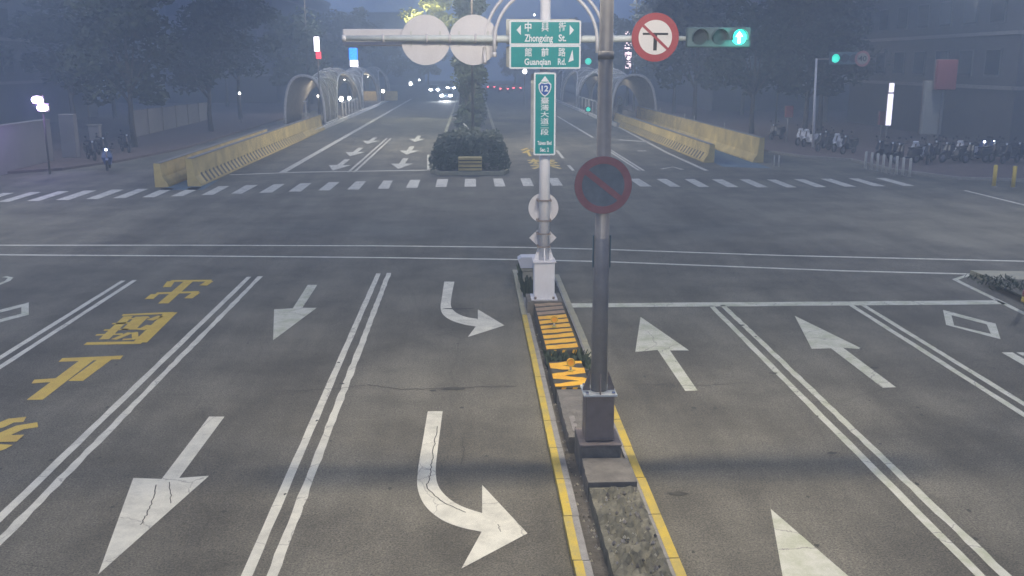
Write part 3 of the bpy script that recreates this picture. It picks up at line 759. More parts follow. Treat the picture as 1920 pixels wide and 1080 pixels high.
signal('traffic_signal', 'unlit back of a horizontal traffic signal behind the left tip of the white arm', (a.x + b2.x) / 2, WY + .3, (a.z + b2.z) / 2, b2.x - a.x, .33, -1, facing=-1, hm='disc')
# cream cabinet at the median end
c = G(998, 512, .03)
t = thing('control_cabinet', 'small cream cabinet with overhanging lid at the median end behind the white mast', 'cabinet', (1.3, 21.55, .03))
mb('cabinet').box(-.13, .14, -.13, .13, 0, .45, .015).build('body', t)
mb('cabinet').box(-.16, .17, -.16, .16, .45, .53, .01).build('collar', t)
mb('disc').xz([(-.19, .53), (.2, .53), (.24, .72), (.17, .78), (-.17, .78), (-.25, .72)], -.19, .19).build('lid', t)

# right-hand island corner
b_ = MB()
isl = [G(1818, 517), G(1868, 535), G(1925, 562), G(2050, 622), G(2050, 560), G(1925, 519)]
b_.m('fadekerb').prism([(p.x, p.y) for p in isl], 0, .14)
b_.build('island_kerb', **STRUCT)
b_ = MB().m('leafdark')
p1 = [G(1845, 522, .142), G(1930, 560, .142), G(2000, 590, .142), G(2000, 560, .142), G(1925, 524, .142)]
b_.m('moss').poly(p1); b_.build('island_ground', **STRUCT)
o = weed_patch('weeds', 'low weeds on the kerbed island at the right edge', 11.7, 12.8, 20.4, 21.9, .14, .09, 220, 9)
pp = G(1921, 566, .14); t = thing('guide_post', 'white post with red and yellow foot on the right kerbed island', 'post', (pp.x + .03, pp.y, .14))
mb('bollardw').tube([(0, 0, .25), (0, 0, 1.1)], .05, 12).build('shaft', t); mb('redboard').tube([(0, 0, .12), (0, 0, .25)], .085, 12).build('band', t); mb('bollardy').tube([(0, 0, 0), (0, 0, .12)], [.1, .09], 12).build('foot', t)

# ---------------- far median ----------------
b_ = mb('fadekerb')
pm = [(-1.95, 46.2), (-1.5, 45.0), (1.5, 45.0), (1.85, 46.2), (2.2, 150), (-2.0, 150)]
b_.prism(pm, 0, .16); b_.build('far_kerb', **STRUCT)
b_ = mb('soil'); b_.poly([(-1.7, 46.3, .165), (-1.4, 45.3, .165), (1.35, 45.3, .165), (1.6, 46.3, .165), (1.95, 149, .165), (-1.8, 149, .165)]); b_.build('far_median_ground', **STRUCT)
nz_ = D(862, 321, 45.7); nz2 = D(901, 299, 45.7)
t = thing('hazard_block', 'faded cream block with dark bars at the nose of the far hedge', 'traffic block', ((nz_.x + nz2.x) / 2, 45.75, .16))
mb('barrier').box(-.56, .56, -.25, .35, 0, .62, .02).build('block', t)
q = mb('hazdark')
for z in (.12, .3, .46): q.box(-.54, .54, -.256, -.2505, z, z + .05)
q.build('stripe_paint', t)
rnd = random.Random(5)
b_ = MB()
for _ in range(85):
    x, y = rnd.uniform(-1.6, 1.6), rnd.uniform(46.4, 60)
    if abs(x) > 1.0 and y < 47: continue
    leaves(b_, (x, y, rnd.uniform(.45, .75)), (.45, .7, .62), 150, .19, ('leafmid', 'leafmid'))
for x in (-1.6, -1.3, -.95, .9, 1.25, 1.55):
    leaves(b_, (x, 45.85, .45), (.36, .4, .45), 160, .15, ('leafmid', 'leafmid'))
o = b_.build('hedge'); single(o, 'clipped dark hedge filling the front of the far median', 'hedge')

# ---------------- trees ----------------
def make_tree(name, label, seed, h, cr_, trunk_h, nclump, nleaf, lsize, mats_, columnar=False, group=None, tr=.16):
    rnd = random.Random(seed)
    t = thing(name, label, 'tree', (0, 0, 0), group=group)
    tk = mb('bark'); tk.tube([(0, 0, 0), (.06, .03, trunk_h * .5), (-.04, .05, trunk_h), (.05, 0, h * .8)], [tr * 1.25, tr, tr * .8, tr * .25], 10)
    ends = []
    for k in range(7):
        a = rnd.uniform(0, 6.28); z0 = trunk_h * rnd.uniform(.75, 1.2); z1 = z0 + (h - z0) * rnd.uniform(.3, .7); rr_ = cr_ * rnd.uniform(.4, .8)
        e = (rr_ * math.cos(a), rr_ * math.sin(a), z1)
        tk.tube([(0, 0, z0), (e[0] * .5, e[1] * .5, (z0 + z1) / 2 + .2), e], [tr * .5, tr * .32, tr * .1], 6); ends.append(e)
    tk.build('trunk', t)
    b_ = MB()
    for k in range(nclump):
        if columnar:
            z = rnd.uniform(trunk_h * .3, h); a = rnd.uniform(0, 6.28); q = cr_ * .75 * math.sqrt(rnd.random())
            c = (q * math.cos(a), q * math.sin(a), z); rad = (cr_ * rnd.uniform(.3, .6),) * 2 + (rnd.uniform(.5, .9),)
        else:
            if k < len(ends): c = ends[k]
            else:
                a = rnd.uniform(0, 6.28); q = cr_ * math.sqrt(rnd.random()) * .85; zz = rnd.uniform(trunk_h * .95, h * .92)
                q *= 1 - .5 * max(0, (zz - h * .6) / (h * .4)); c = (q * math.cos(a), q * math.sin(a), zz)
            s = cr_ * rnd.uniform(.24, .42); rad = (s, s, s * .7)
        leaves(b_, c, rad, nleaf, lsize * rnd.uniform(.8, 1.2), mats_, seed=rnd.random())
    b_.build('crown', t)
    return t
TA = make_tree('shade_tree', 'x', 11, 11, 4.2, 3.2, 30, 150, .42, ('leaftree', 'leaftree2'), group='shade trees behind the platforms')
TB = make_tree('shade_tree', 'x', 12, 9.5, 3.6, 2.6, 26, 150, .40, ('leaftree', 'leaftree2'), group='shade trees behind the platforms')
TC = make_tree('shade_tree', 'x', 13, 13, 4.6, 4.2, 34, 150, .46, ('leaftree', 'leaftree2'), group='shade trees behind the platforms')
spots = [(-20.5, 60, 0), (-19.5, 74, 1), (-21, 90, 2), (-19, 106, 0), (-20, 124, 1), (-18, 146, 2), (-28, 70, 1), (-33, 92, 0), (-29, 118, 2), (-15, 176, 0), (-40, 76, 2),
         (20.5, 70, 1), (19.5, 84, 0), (21, 100, 2), (19, 118, 0), (18, 138, 1), (25.5, 70, 0), (31, 84, 2), (27, 96, 1), (30, 124, 0), (41, 74, 1), (16, 172, 2), (23, 66, 1), (-8, 190, 0), (9, 196, 1), (0, 215, 2), (-20, 200, 2), (22, 205, 0)]
used = set()
for i, (x, y, k) in enumerate(spots):
    src = (TA, TB, TC)[k]
    side = 'left' if x < -3 else ('right' if x > 3 else 'middle')
    dist = 'near' if y < 80 else ('farther' if y < 130 else 'distant')
    lab = 'dark leafy tree %s, %s' % (
        'behind the left platform' if (side == 'left' and y < 160) else 'behind the right platform' if (side == 'right' and y < 160) else 'where the road vanishes, ' + side + ' side',
        {60: 'nearest', 90: 'third along', 106: 'fourth along', 124: 'fifth along', 146: 'last of its row', 70: 'nearest of the row' if x > 0 else 'first of the outer row', 92: 'second of the outer row', 118: 'third of the outer row' if x < 0 else 'fourth of the row', 176: 'among the distant ones', 76: 'outermost' if x < 0 else 'in the outer row', 84: 'second of the row', 100: 'third of the row', 138: 'last of the row', 66: 'above the parked scooters', 96: 'middle of the outer row', 74: 'second along' if x < 0 else 'beyond the white light tube', 172: 'where the road narrows', 56: 'nearest the corner pole', 190: 'left of centre', 196: 'right of centre', 215: 'dead ahead', 200: 'farthest', 205: 'farthest'}.get(y, 'at the back'))
    s = random.uniform(.9, 1.12)
    if k not in used:
        used.add(k); o = src; o.location = (x, y, .1); o.rotation_euler = (0, 0, random.uniform(0, 6)); o['label'] = lab; o.scale = (s, s, s)
    else: dup(src, (x, y, .1), random.uniform(0, 6), lab, s)
TM = make_tree('median_tree', 'bushy upright tree in the far median, first behind the hedge', 21, 9.5, 1.2, 1.0, 34, 130, .34, ('leafdark', 'leafmid'), True, 'upright trees along the far median', .22)
TM.location = (0, 70, .16)
for y, lb in ((80, 'second behind the hedge'), (91, 'third behind the hedge'), (106, 'fourth behind the hedge'), (124, 'last before the cars')): dup(TM, (random.uniform(-.2, .2), y, .16), random.uniform(0, 6), 'bushy upright tree in the far median, ' + lb, random.uniform(.95, 1.15))
c = D(808, 12, 92)
TL = make_tree('lit_tree', 'tall tree whose pale lamp-lit leaves show above the round signs', 31, 13.2, 2.6, 6.5, 20, 150, .38, ('leaflit', 'leaflit'))
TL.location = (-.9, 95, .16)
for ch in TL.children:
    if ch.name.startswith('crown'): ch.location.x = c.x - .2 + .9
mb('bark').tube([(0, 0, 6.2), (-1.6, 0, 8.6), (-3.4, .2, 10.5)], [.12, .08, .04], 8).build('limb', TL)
# stake leaning in the median
o = mb('bollardw').tube([D(869, 232, 60), D(886, 249, 60) + Vector((0, -.2, 0))], .05, 8).build('leaning_stake'); single(o, 'pale leaning stake in front of the median trees', 'stake')

# ---------------- platforms, barriers and canopies ----------------
def slab(name, pts, z1, mt, z0=0.0): b_ = mb(mt); b_.prism(pts, z0, z1); return b_.build(name, **STRUCT)
slab('platform_floor', [(-15.6, 73), (-11.75, 73), (-11.3, 150), (-15.2, 150)], .28, 'concrete')
slab('platform_floor', [(12.1, 80), (16.4, 80), (16.0, 150), (11.85, 150)], .28, 'concrete')
b_ = mb('canopyrim'); b_.prism([(-11.74, 73), (-11.6, 73), (-11.12, 150), (-11.29, 150)], 0, .30); b_.build('platform_kerb', **STRUCT)
b_ = mb('canopyrim'); b_.prism([(11.95, 80), (12.09, 80), (11.84, 150), (11.7, 150)], 0, .30); b_.build('platform_kerb', **STRUCT)
def jersey(name, label, x, ya, yb, h, side, stripes):
    """jersey-profile barrier; side=+1 when the flared face looks to +x"""
    t = thing(name, label, 'barrier', (x, ya, 0), group='yellow concrete barriers at the platform ends')
    prof = [(0, 0), (.56, 0), (.56, .1), (.34, .42), (.26, h), (0, h)]
    prof = [((p[0] - .1) * side, p[1]) for p in prof]
    b_ = mb('barrier'); n = int((yb - ya) / 2.0)
    for k in range(n):
        y0 = k * 2.0 + .012; y1 = (k + 1) * 2.0 - .012
        b_.xz(prof, y0, y1)
    b_.build('wall', t)
    if stripes:
        q = mb('barrierstripe')
        y = .9
        while y < min(stripes, yb - ya - 1):
            s = .30
            pr = [(.564, .1), (.344, .42), (.264 + (.0), h * .78)]
            lean = .22
            prev = None
            P_ = []
            for j, (u, z) in enumerate(pr):
                P_.append(((u - .1) * side, y + lean * j * .0, z))
            for (p0, p1) in zip(P_, P_[1:]):
                q.poly([(p0[0], p0[1], p0[2]), (p0[0], p0[1] + s, p0[2]), (p1[0], p1[1] + s, p1[2]), (p1[0], p1[1], p1[2])])
            y += .66 + y * .004
        q.build('stripe_paint', t)
    q = mb('kerb').box(min(-.02, .2 * side), max(.02, .2 * side) , 0, yb - ya, h, h + .03)
    q.build('capping', t)
    return t
jersey('platform_barrier', 'long yellow barrier with dark ribs along the left carriageway', -11.95, 41.3, 77.3, 1.18, 1, 27)
jersey('platform_barrier', 'yellow barrier end left of the ribbed barrier, farther from the carriageway', -13.25, 41.1, 63.1, 1.0, 1, 0)
jersey('platform_barrier', 'long yellow barrier with dark ribs along the right carriageway', 12.75, 50.4, 84.4, .95, -1, 30)
jersey('platform_barrier', 'tall plain yellow barrier behind the right ribbed one, near the parked scooters', 15.35, 50.3, 88.3, 1.3, -1, 0)
for x, y in ((15.3, 58), (15.3, 66), (15.3, 69), (15.3, 78)):
    o = mb('bollardw').tube([(x, y, 1.33), (x, y, 1.62)], .035, 8).build('marker_stub'); 
    single(o, 'short pale marker on the tall yellow barrier at the right, %s' % {58: 'nearest the scooters', 66: 'second from the scooters', 69: 'third from the scooters', 78: 'nearest the canopy'}[y], 'marker', 'pale markers on the right barrier')
b_ = mb('bluepaint'); b_.poly([(-12.9, 40.2, .004), (-11.1, 40.2, .004), (-11.3, 43.5, .004), (-12.9, 43.5, .004)]); b_.build('blue_paving', **STRUCT)
b_ = mb('bluepaint'); b_.poly([(12.75, 48.2, .004), (15.0, 47.4, .004), (15.1, 60, .004), (13.1, 60, .004)]); b_.build('blue_paving', **STRUCT)

def canopy(label, xc, hw, y0, y1, road_side, opens, z0=.28):
    """organic vault: shell lifted into arches on the road side"""
    t = thing('platform_canopy', label, 'canopy', (xc, y0, z0))
    ny, nt_ = 110, 26
    shell = mb('canopy'); rows = []
    rim = []
    for j in range(ny + 1):
        y = y0 + (y1 - y0) * j / ny
        bump_ = 0; lift = 0
        for (c, h_) in opens:
            u = (y - c) / h_
            if abs(u) < 1:
                lift = max(lift, math.sqrt(1 - u * u)); bump_ = max(bump_, math.cos(u * math.pi / 2))
        mouth = max(0, 1 - (y - y0) / 5); hgt = 3.55 + .75 * bump_ + .3 * mouth
        a_open = lift * R(62)                        # angle at which the road-side edge ends
        row = []
        for i in range(nt_ + 1):
            a = a_open + (math.pi - a_open * .55 - a_open) * i / nt_
            wx = hw * (1 + .08 * bump_)
            x = wx * math.copysign(abs(math.cos(a)) ** .75, math.cos(a)) * road_side; z = hgt * abs(math.sin(a)) ** .8
            row.append(shell.b.verts.new((x, y - y0, z)))
        rows.append(row); rim.append(row[0].co.copy())
    for a, c in zip(rows, rows[1:]):
        for i in range(nt_):
            f = shell._f([a[i], a[i + 1], c[i + 1], c[i]])
            if f: f.smooth = True
    rim_b = [r[-1].co.copy() for r in rows]
    front = [v.co.copy() for v in rows[0]]; back_ = [v.co.copy() for v in rows[-1]]
    sh = shell.build('shell', t); sm = sh.modifiers.new('thickness', 'SOLIDIFY'); sm.thickness = .14
    mb('canopyrim').tube(front, .12, 6).build('front_rim', t); mb('canopyrim').tube(back_, .16, 6).build('rear_rim', t)
    mb('canopyrim').tube(rim, .09, 6).build('arch_rim', t); mb('canopyrim').tube(rim_b, .09, 6).build('rear_edge', t)
    rb_ = mb('canopyrim')
    for j in range(4, ny, 4):
        rb_.tube([v + Vector((0, 0, 0)) for v in [Vector((c_.co.x * 1.0, c_.co.y, c_.co.z)) for c_ in rows_co[j]]], .03, 4) if False else None
    rb_.b.free()
    # steel ribs over the outside of the shell
    q = mb('canopyrim')
    for j in range(5, ny, 5):
        me = sh.data; st = j * (nt_ + 1)
        q.tube([me.vertices[st + i].co * 1.012 for i in range(nt_ + 1)], .028, 4)
    q.build('rib', t)
    q = mb('canopyrim'); me = sh.data; W_ = nt_ + 1
    for j in range(-14, ny, 6):
        for sgn in (1, -1):
            pts = []
            for i in range(0, W_, 2):
                jj = j + (i * .55 if sgn > 0 else (nt_ - i) * .55); jr = int(round(jj))
                if 0 <= jr <= ny: pts.append(me.vertices[jr * W_ + i].co * 1.02)
            if len(pts) > 2: q.tube(pts, .045, 4)
    q.build('lattice', t)
    return t
canopy('vaulted grey canopy with arched openings over the left platform', -13.55, 1.62, 80.5, 146, 1, [(97.5, 9.5), (118.5, 9), (137, 7)])
canopy('vaulted grey canopy with arched openings over the right platform', 14.15, 1.95, 84, 146, -1, [(101, 9.5), (120.5, 8.5), (138, 7)])
def railing(label, x, ya, yb, n, z0=.28):
    t = thing('platform_railing', label, 'railing', (x, ya, z0))
    mb('canopyrim').box(-.03, .03, 0, yb - ya, 1.2, 1.27).build('handrail', t)
    for k in range(n):
        y = (yb - ya) * k / (n - 1); mb('canopyrim').box(-.05, .05, y - .12, y + .12, 0, 1.2).build('post', t)
railing('railing of pale uprights under the middle arch of the left canopy', -11.95, 92, 104, 6)
railing('railing of pale uprights under the arch of the right canopy', 12.2, 94, 112, 7)
# ticket gate posts and lamps inside the platforms
def bulb(px, py, Y, rpx, mt, name, label, cat='lamp', carrier=None):
    c = D(px, py, Y); t = thing(name, label, cat, (c.x, Y, c.z)); r = rpx * Y / CF
    b_ = MB().m(mt)
    b_.tube([(0, 0, -r), (0, 0, -r * .7), (0, 0, 0), (0, 0, r * .7), (0, 0, r)], [r * .3, r * .8, r, r * .8, r * .3], 12); b_.build('lens', t)
    gz = c.z
    mb('greybase').box(-r * .9, r * .9, r * .3, r * 1.5, r * .95, r * 1.35).build('housing', t)
    if carrier: mb('greybase').tube([(0, r * 1.2, -gz), (0, r * 1.2, r)], .04, 8).build('post', t)
    return t
bulb(655, 184, 97, 3.2, 'lampw', 'platform_lamp', 'white lamp glowing under the middle arch of the left canopy', carrier=1)
bulb(640, 186, 92, 4.2, 'lampw', 'platform_lamp', 'brighter white lamp between the first two arches of the left canopy', carrier=1)
bulb(718, 171, 128, 3, 'lampwarm', 'platform_lamp', 'small warm lamp at the far end of the left canopy', carrier=1)
bulb(596, 180, 84, 1.8, 'lampwarm', 'platform_lamp', 'small warm lamp on the rim of the left canopy mouth', carrier=1)
t = thing('ticket_gate', 'pale upright gate post inside the left canopy mouth', 'gate post', (-13.7, 82, .28)); mb('canopyrim').box(-.06, .06, -.06, .06, 0, 1.7).build('post', t); mb('signwhite').box(-.2, .14, -.07, .07, 1.7, 1.8).build('head', t)
t = thing('ticket_gate', 'pale upright gate post inside the right canopy mouth', 'gate post', (13.5, 88, .28)); mb('bollardw').box(-.17, .17, -.1, .1, 0, 1.9, .03).build('post', t); mb('signwhite').box(-.14, .14, -.12, -.1, 1.2, 1.8).build('panel', t)
t = thing('ticket_gate', 'second pale gate post deeper inside the right canopy', 'gate post', (14.3, 92, .28)); mb('bollardw').box(-.12, .12, -.1, .1, 0, 1.6, .03).build('post', t); mb('signwhite').box(-.1, .1, -.12, -.1, 1.1, 1.5).build('panel', t)
for x, y, e in ((-13.2, 91, 260), (-13.2, 104, 220), (-13.2, 128, 300), (13.9, 98, 160), (13.9, 122, 160)):  # fill lamps added to brighten the canopy rims
    t = thing('canopy_fill_lamp', 'added ceiling fill lamp inside the %s canopy, %s along' % ('left' if x < 0 else 'right', {91: 'first', 104: 'second', 128: 'last', 98: 'first', 122: 'second'}[y]), 'lamp', (x, y, 3.4))
    mb('lampwarm').tube([(0, 0, 0), (0, 0, .06)], .08, 10).build('lens', t); mb('greybase').tube([(0, 0, .062), (0, 0, .12)], .1, 10).build('housing', t); mb('greybase').tube([(0, 0, .12), (0, 0, .9)], .02, 6).build('rod', t)
    l = bpy.data.lights.new('canopy_fill_light', 'POINT'); l.energy = e; l.color = (1, .86, .66); l.shadow_soft_size = .1; o = bpy.data.objects.new('canopy_fill_light', l); C.objects.link(o); o.location = (x, y, 3.2)
# yellow and orange blocks at the far end of the left platform
for px, w_, mt, lb in ((703, 1.6, 'barrier', 'yellow panel under the last arch of the left canopy'), (730, 1.2, 'barrier', 'small orange block past the end of the left platform')):
    c = G(px, 192); o = mb(mt).box(c.x - w_, c.x + w_, 131, 131.4, .28, 1.5, .05).build('barrier_block'); single(o, lb, 'barrier')

# ---------------- sidewalks, walls, buildings ----------------
slab('sidewalk', [(-60, 46.5), (-22.0, 46.5), (-20.0, 48), (-18.6, 52), (-17.5, 60), (-17.5, 200), (-60, 200)], .12, 'brick')
p_ = [G(1432, 292), G(1510, 298), G(1620, 300)]
slab('sidewalk', [(17.6, 56), (18.6, 53.0), (20.5, 51), (20.6, 46), (22, 42.5), (30, 39.6), (60, 37), (90, 37), (90, 200), (17.6, 200)], .12, 'brick')
slab('sidewalk_kerb', [(17.45, 56), (18.5, 52.8), (20.35, 50.85), (20.45, 45.9), (21.9, 42.35), (30, 39.45), (60, 36.85), (60, 36.98), (30, 39.6), (22, 42.5), (20.6, 46), (20.5, 51), (18.6, 53.0), (17.6, 56)], .125, 'kerb')
b_ = mb('farpaint'); path_line(b_, [G(1808, 357), G(1935, 388)], .14); b_.build('lane_marking', **STRUCT)

wl = thing('boundary_wall', 'long plain grey wall at the left edge ending in a square pillar', 'wall', (-22.1, 30, 0))
mb('wallgrey').box(-.15, .15, 0, 21.8, 0, 2.2).build('panel', wl); mb('concrete').box(-.2, .2, 0, 21.8, 2.2, 2.28).build('coping', wl)
for y, w2, h2, lb in ((53.2, .5, 2.45, 'grey gate pillar just past the end of the left wall'), (54.2, .28, 1.2, 'short grey bollard box beside the left gate pillar')):
    o = mb('wallgrey').box(-22.1, -22.1 + w2 * 1.6, y, y + w2, .12, h2, .03).build('gate_pillar'); single(o, lb, 'pillar')
hd = thing('site_hoarding', 'pale grey hoarding behind the left trees, beyond the parked scooters', 'hoarding', (0, 0, 0))
a = G(250, 262); c = G(392, 226)
q = mb('wallgrey'); H1 = D(250, 208, a.y).z; H2 = D(392, 192, c.y).z
q.b.faces.new([q.b.verts.new(v) for v in ((a.x, a.y, .12), (c.x, c.y, .12), (c.x, c.y, H2), (a.x, a.y, H1))]); q.b.faces.new([q.b.verts.new(v) for v in ((a.x - .1, a.y + .1, .12), (a.x - .1, a.y + .1, H1), (c.x - .1, c.y + .1, H2), (c.x - .1, c.y + .1, .12))])
q.build('panel', hd); q = mb('greybase')
for k in range(7):
    u = k / 6; x, y = a.x + (c.x - a.x) * u, a.y + (c.y - a.y) * u; q.box(x - .02, x + .08, y - .06, y + .06, .12, H1 + (H2 - H1) * u + .05)
q.build('frame', hd)

def building(label, x0, x1, y0, y1, h, mt, seed, face, arcade=True):
    """face = -1: street facade looks to -x (right side of the road), +1: to +x"""
    rnd = random.Random(seed)
    t = thing('building', label, 'building', ((x0 + x1) / 2, y0, .12))
    hx = (x1 - x0) / 2
    wall = mb(mt).box(-hx, hx, 0, y1 - y0, 0, h).build('wall', t)
    mb(mt).box(-hx - .2, hx + .2, -.2, y1 - y0 + .2, h, h + .5).build('parapet', t)
    q = mb('concrete'); fl = 3.3; z = 3.6
    fx = face * hx
    while z < h:
        q.box(min(fx, fx + face * .25), max(fx, fx + face * .25), 0, y1 - y0, z - .2, z + .02); q.box(-hx, hx, -.16, -.002, z - .2, z + .02); z += fl
    q.build('floor_band', t)
    wn = None; z = 4.3; n = 0
    while z + 1.6 < h:
        for u in [2 + 3.4 * k for k in range(int((y1 - y0 - 2) / 3.4))]:
            if n > 30: break
            if wn is None:
                wn = MB().m('glass').box(-.03, .03, 0, 1.7, 0, 1.5).build('window', t)
                MB().m('build').box(-.06, .06, -.08, -.001, -.08, 1.58).box(-.06, .06, 1.701, 1.78, -.08, 1.58).box(-.06, .06, 0, 1.7, 1.501, 1.58).box(-.12, .12, -.1, 1.8, -.16, -.081).build('frame', wn)
                wn.location = (fx + face * .03, u, z)
            else:
                w3 = wn.copy(); C.objects.link(w3); w3.location = (fx + face * .03, u, z)
                f3 = wn.children[0].copy(); C.objects.link(f3); f3.parent = w3
            n += 1
        for u in [-hx + 1.2 + 3.2 * k for k in range(int((2 * hx - 1.5) / 3.2))]:
            if n > 60: break
            w3 = wn.copy(); C.objects.link(w3); w3.rotation_euler = (0, 0, R(-90)); w3.location = (u, -.03, z)
            f3 = wn.children[0].copy(); C.objects.link(f3); f3.parent = w3; n += 1
        z += fl
    return t
building('low dark building behind the left hoarding', -62, -36, 62, 96, 11, 'build', 1, 1)
building('dark block behind the left trees, second along the road', -46, -25, 128, 180, 15, 'build2', 2, 1)
building('dark corner building with the pale and red boards at the right', 33, 56, 58, 84, 14, 'build2', 3, -1)
building('dark block behind the right trees', 26, 48, 104, 150, 13, 'build', 4, -1)
building('distant block left of the vanishing road', -44, -12, 232, 262, 16, 'build2', 5, 1)
building('distant block right of the vanishing road', 12, 44, 236, 266, 14, 'build2', 6, -1)
building('dark building at the far right edge', 58, 84, 56, 80, 12, 'build', 8, -1)

# shop boards on the right
def board(px0, px1, py0, py1, Y, mt, name, label, th=.15, cat='sign', writing=None, wm='signwhite', post=False, vertical=True):
    a, c = D(px0, py0, Y), D(px1, py1, Y); cx, cz = (a.x + c.x) / 2, (a.z + c.z) / 2; hw, hh = (c.x - a.x) / 2, (a.z - c.z) / 2
    t = thing(name, label, cat, (cx, Y, cz))
    mb(mt).box(-hw, hw, 0, th, -hh, hh, min(.03, hw * .1)).build('face', t)
    mb('greybase').box(-hw - .03, hw + .03, th, th + .06, -hh - .03, hh + .03).build('frame', t)
    if post: mb('greysteel').tube([(0, th + .1, -cz + .1), (0, th + .1, hh)], .05, 8).build('post', t)
    if writing:
        q = mb(wm); n = len(writing); z = hh * .92; st = 2 * hh * .92 / n
        for ch in writing:
            text_fit(q, ch, -hw * .75, hw * .75, z - st * .86, z, at=-.012, bold=.015); z -= st
        q.build('lettering', t)
    return t
board(1737, 1764, 152, 252, 57, 'whiteboard', 'shop_sign', 'tall pale unlit upright board at the right building', th=.3, post=True)
board(1760, 1792, 112, 168, 56.5, 'redboard', 'shop_sign', 'square red board above the tall pale board at the right', th=.3, post=True)
board(1650, 1665, 209, 234, 58, 'redboard', 'shop_sign', 'small red board left of the tall white light tube', post=True)
board(1474, 1487, 199, 220, 62, 'redboard', 'notice_board', 'small red notice board on a pale post among the right trees', post=True)
board(1666.5, 1670.5, 176, 235, 57.5, 'litlilac', 'light_column', 'tall thin white light tube at the right building', cat='lamp', th=.1, post=True)
board(1669, 1676, 156, 173, 57.5, 'litlilac', 'light_box', 'short white light box on top of the tall light tube', cat='lamp', th=.1)
board(588, 598, 69, 96, 79, 'litwhite', 'lit_shop_sign', 'white lit upright sign above the left canopy', th=.4, post=True)
board(592, 601, 97, 110, 79, 'litred', 'lit_shop_sign', 'red lit sign under the white upright sign on the left', th=.4)
board(654, 670, 90, 112, 118, 'litblue', 'lit_shop_sign', 'blue lit box sign above the left canopy', th=.4, post=True)
board(656, 671, 113, 125, 118, 'litwhite', 'lit_shop_sign', 'white lit panel under the blue box sign', th=.4)
# column of lit shapes beyond the white mast
t = thing('lit_shop_sign', 'upright sign of pinkish lit characters seen right of the grey pole', 'sign', (0, 0, 0))
q = mb('litpink'); Yq = 116
for (py0, py1, x0, x1) in ((57, 68, 1173, 1181), (77, 92, 1172, 1184), (97, 108, 1172, 1184), (109, 116, 1174, 1182), (118, 128, 1173, 1183)):
    a, c = D(x0, py0, Yq), D(x1, py1, Yq)
    for k in range(3):
        q.box(a.x, c.x, Yq, Yq + .1, c.z + (a.z - c.z) * (k / 3 + .03), c.z + (a.z - c.z) * (k / 3 + .2))
    q.box((a.x + c.x) / 2 - .07, (a.x + c.x) / 2 + .07, Yq - .03, Yq - .001, c.z, a.z)
q.build('lettering', t)
a, c = D(1170, 52, Yq), D(1187, 131, Yq)
mb('black').box(a.x, c.x, Yq + .12, Yq + .4, c.z, a.z).tube([((a.x + c.x) / 2, Yq + .3, 0), ((a.x + c.x) / 2, Yq + .3, a.z)], .1, 8).build('frame', t)

bulb(984, 134, 120, 4, 'lampw', 'shop_lamp', 'white lamp showing under the Guanqian Rd. sign', carrier=1)
bulb(1002, 28, 150, 1.8, 'lampw', 'street_lamp', 'tiny white lamp just above the Zhongxing St. sign', carrier=1)
bulb(157, 134, 74, 3.6, 'lampwarm', 'wall_lamp', 'small warm lamp high between the left trees', carrier=1)
bulb(449, 175, 84, 2.2, 'lampw', 'garden_lamp', 'tiny white lamp behind the left barrier', carrier=1)
bulb(770, 157, 190, 3.4, 'lampw', 'street_lamp', 'white lamp left of the distant headlights', carrier=1)
bulb(786, 150, 200, 1.8, 'lampw', 'street_lamp', 'tiny lamp right of the white lamp near the headlights', carrier=1)
# violet twin floodlights
t = thing('twin_floodlight', 'pair of violet-white floodlights above the left grey wall', 'lamp', (0, 0, 0))
Yf = 46
for px, py in ((69, 187), (79, 202)):
    c = D(px, py, Yf); r = 8 * Yf / CF
    hsg = mb('greybase').box(c.x - r * 1.3, c.x + r * 1.3, Yf + .1, Yf + .25, c.z - r * .9, c.z + r * .9).build('housing', t)
    mb('purple').xz([(c.x + r * 1.25 * math.cos(k * math.pi / 8), c.z + r * .8 * math.sin(k * math.pi / 8)) for k in range(16)], Yf, Yf + .098).build('lens', hsg)
c = D(74, 195, Yf); mb('bark').tube([(c.x, Yf + .3, 0), (c.x, Yf + .3, c.z + .5)], .05, 8).build('post', t)
l = bpy.data.lights.new('violet_flood', 'POINT'); l.energy = 180; l.color = (.45, .3, 1); l.shadow_soft_size = .2; o = bpy.data.objects.new('violet_flood', l); C.objects.link(o); o.location = (c.x, Yf - .3, c.z)

# street lamps that light the junction and far road
def street_lamp(x, y, h, reach, power, label, col=(.94, .94, 1), visible=False):
    t = thing('street_lamp', label, 'street lamp', (x, y, 0), group='grey street lamps around the junction')
    s = 1 if reach > 0 else -1
    mb('bark').tube([(0, 0, 0), (0, 0, h * .5), (0, 0, h)], [.11, .085, .06], 12).build('pole', t)
    mb('greysteel').tube([(0, 0, h - .1), (reach * .5, 0, h + .2), (reach, 0, h + .25)], .04, 8).build('arm', t)
    hd = mb('greysteel').box(reach - .35, reach + .35, -.14, .14, h + .2, h + .32, .03).build('lamp_head', t)
    mb('lampwarm').box(reach - .28, reach + .28, -.1, .1, h + .17, h + .198).build('lens', hd)
    spot((x + reach, y, h + .1), power, col)
    return t
street_lamp(-20.5, 30, 10, 2.5, 3900, 'grey street lamp outside the left edge of the junction')
street_lamp(21.5, 29, 10, -2.5, 3700, 'grey street lamp outside the right edge of the junction')
street_lamp(-28, 52, 10.5, 6, 1600, 'grey street lamp outside the left edge beyond the crosswalk')
street_lamp(33.5, 54, 10.5, -7, 1300, 'grey street lamp outside the right edge beyond the crosswalk')
street_lamp(-17, 104, 13.6, 3.2, 5500, 'grey street lamp behind the left canopy')
street_lamp(17.5, 104, 13.6, -3.2, 4500, 'grey street lamp behind the right canopy')
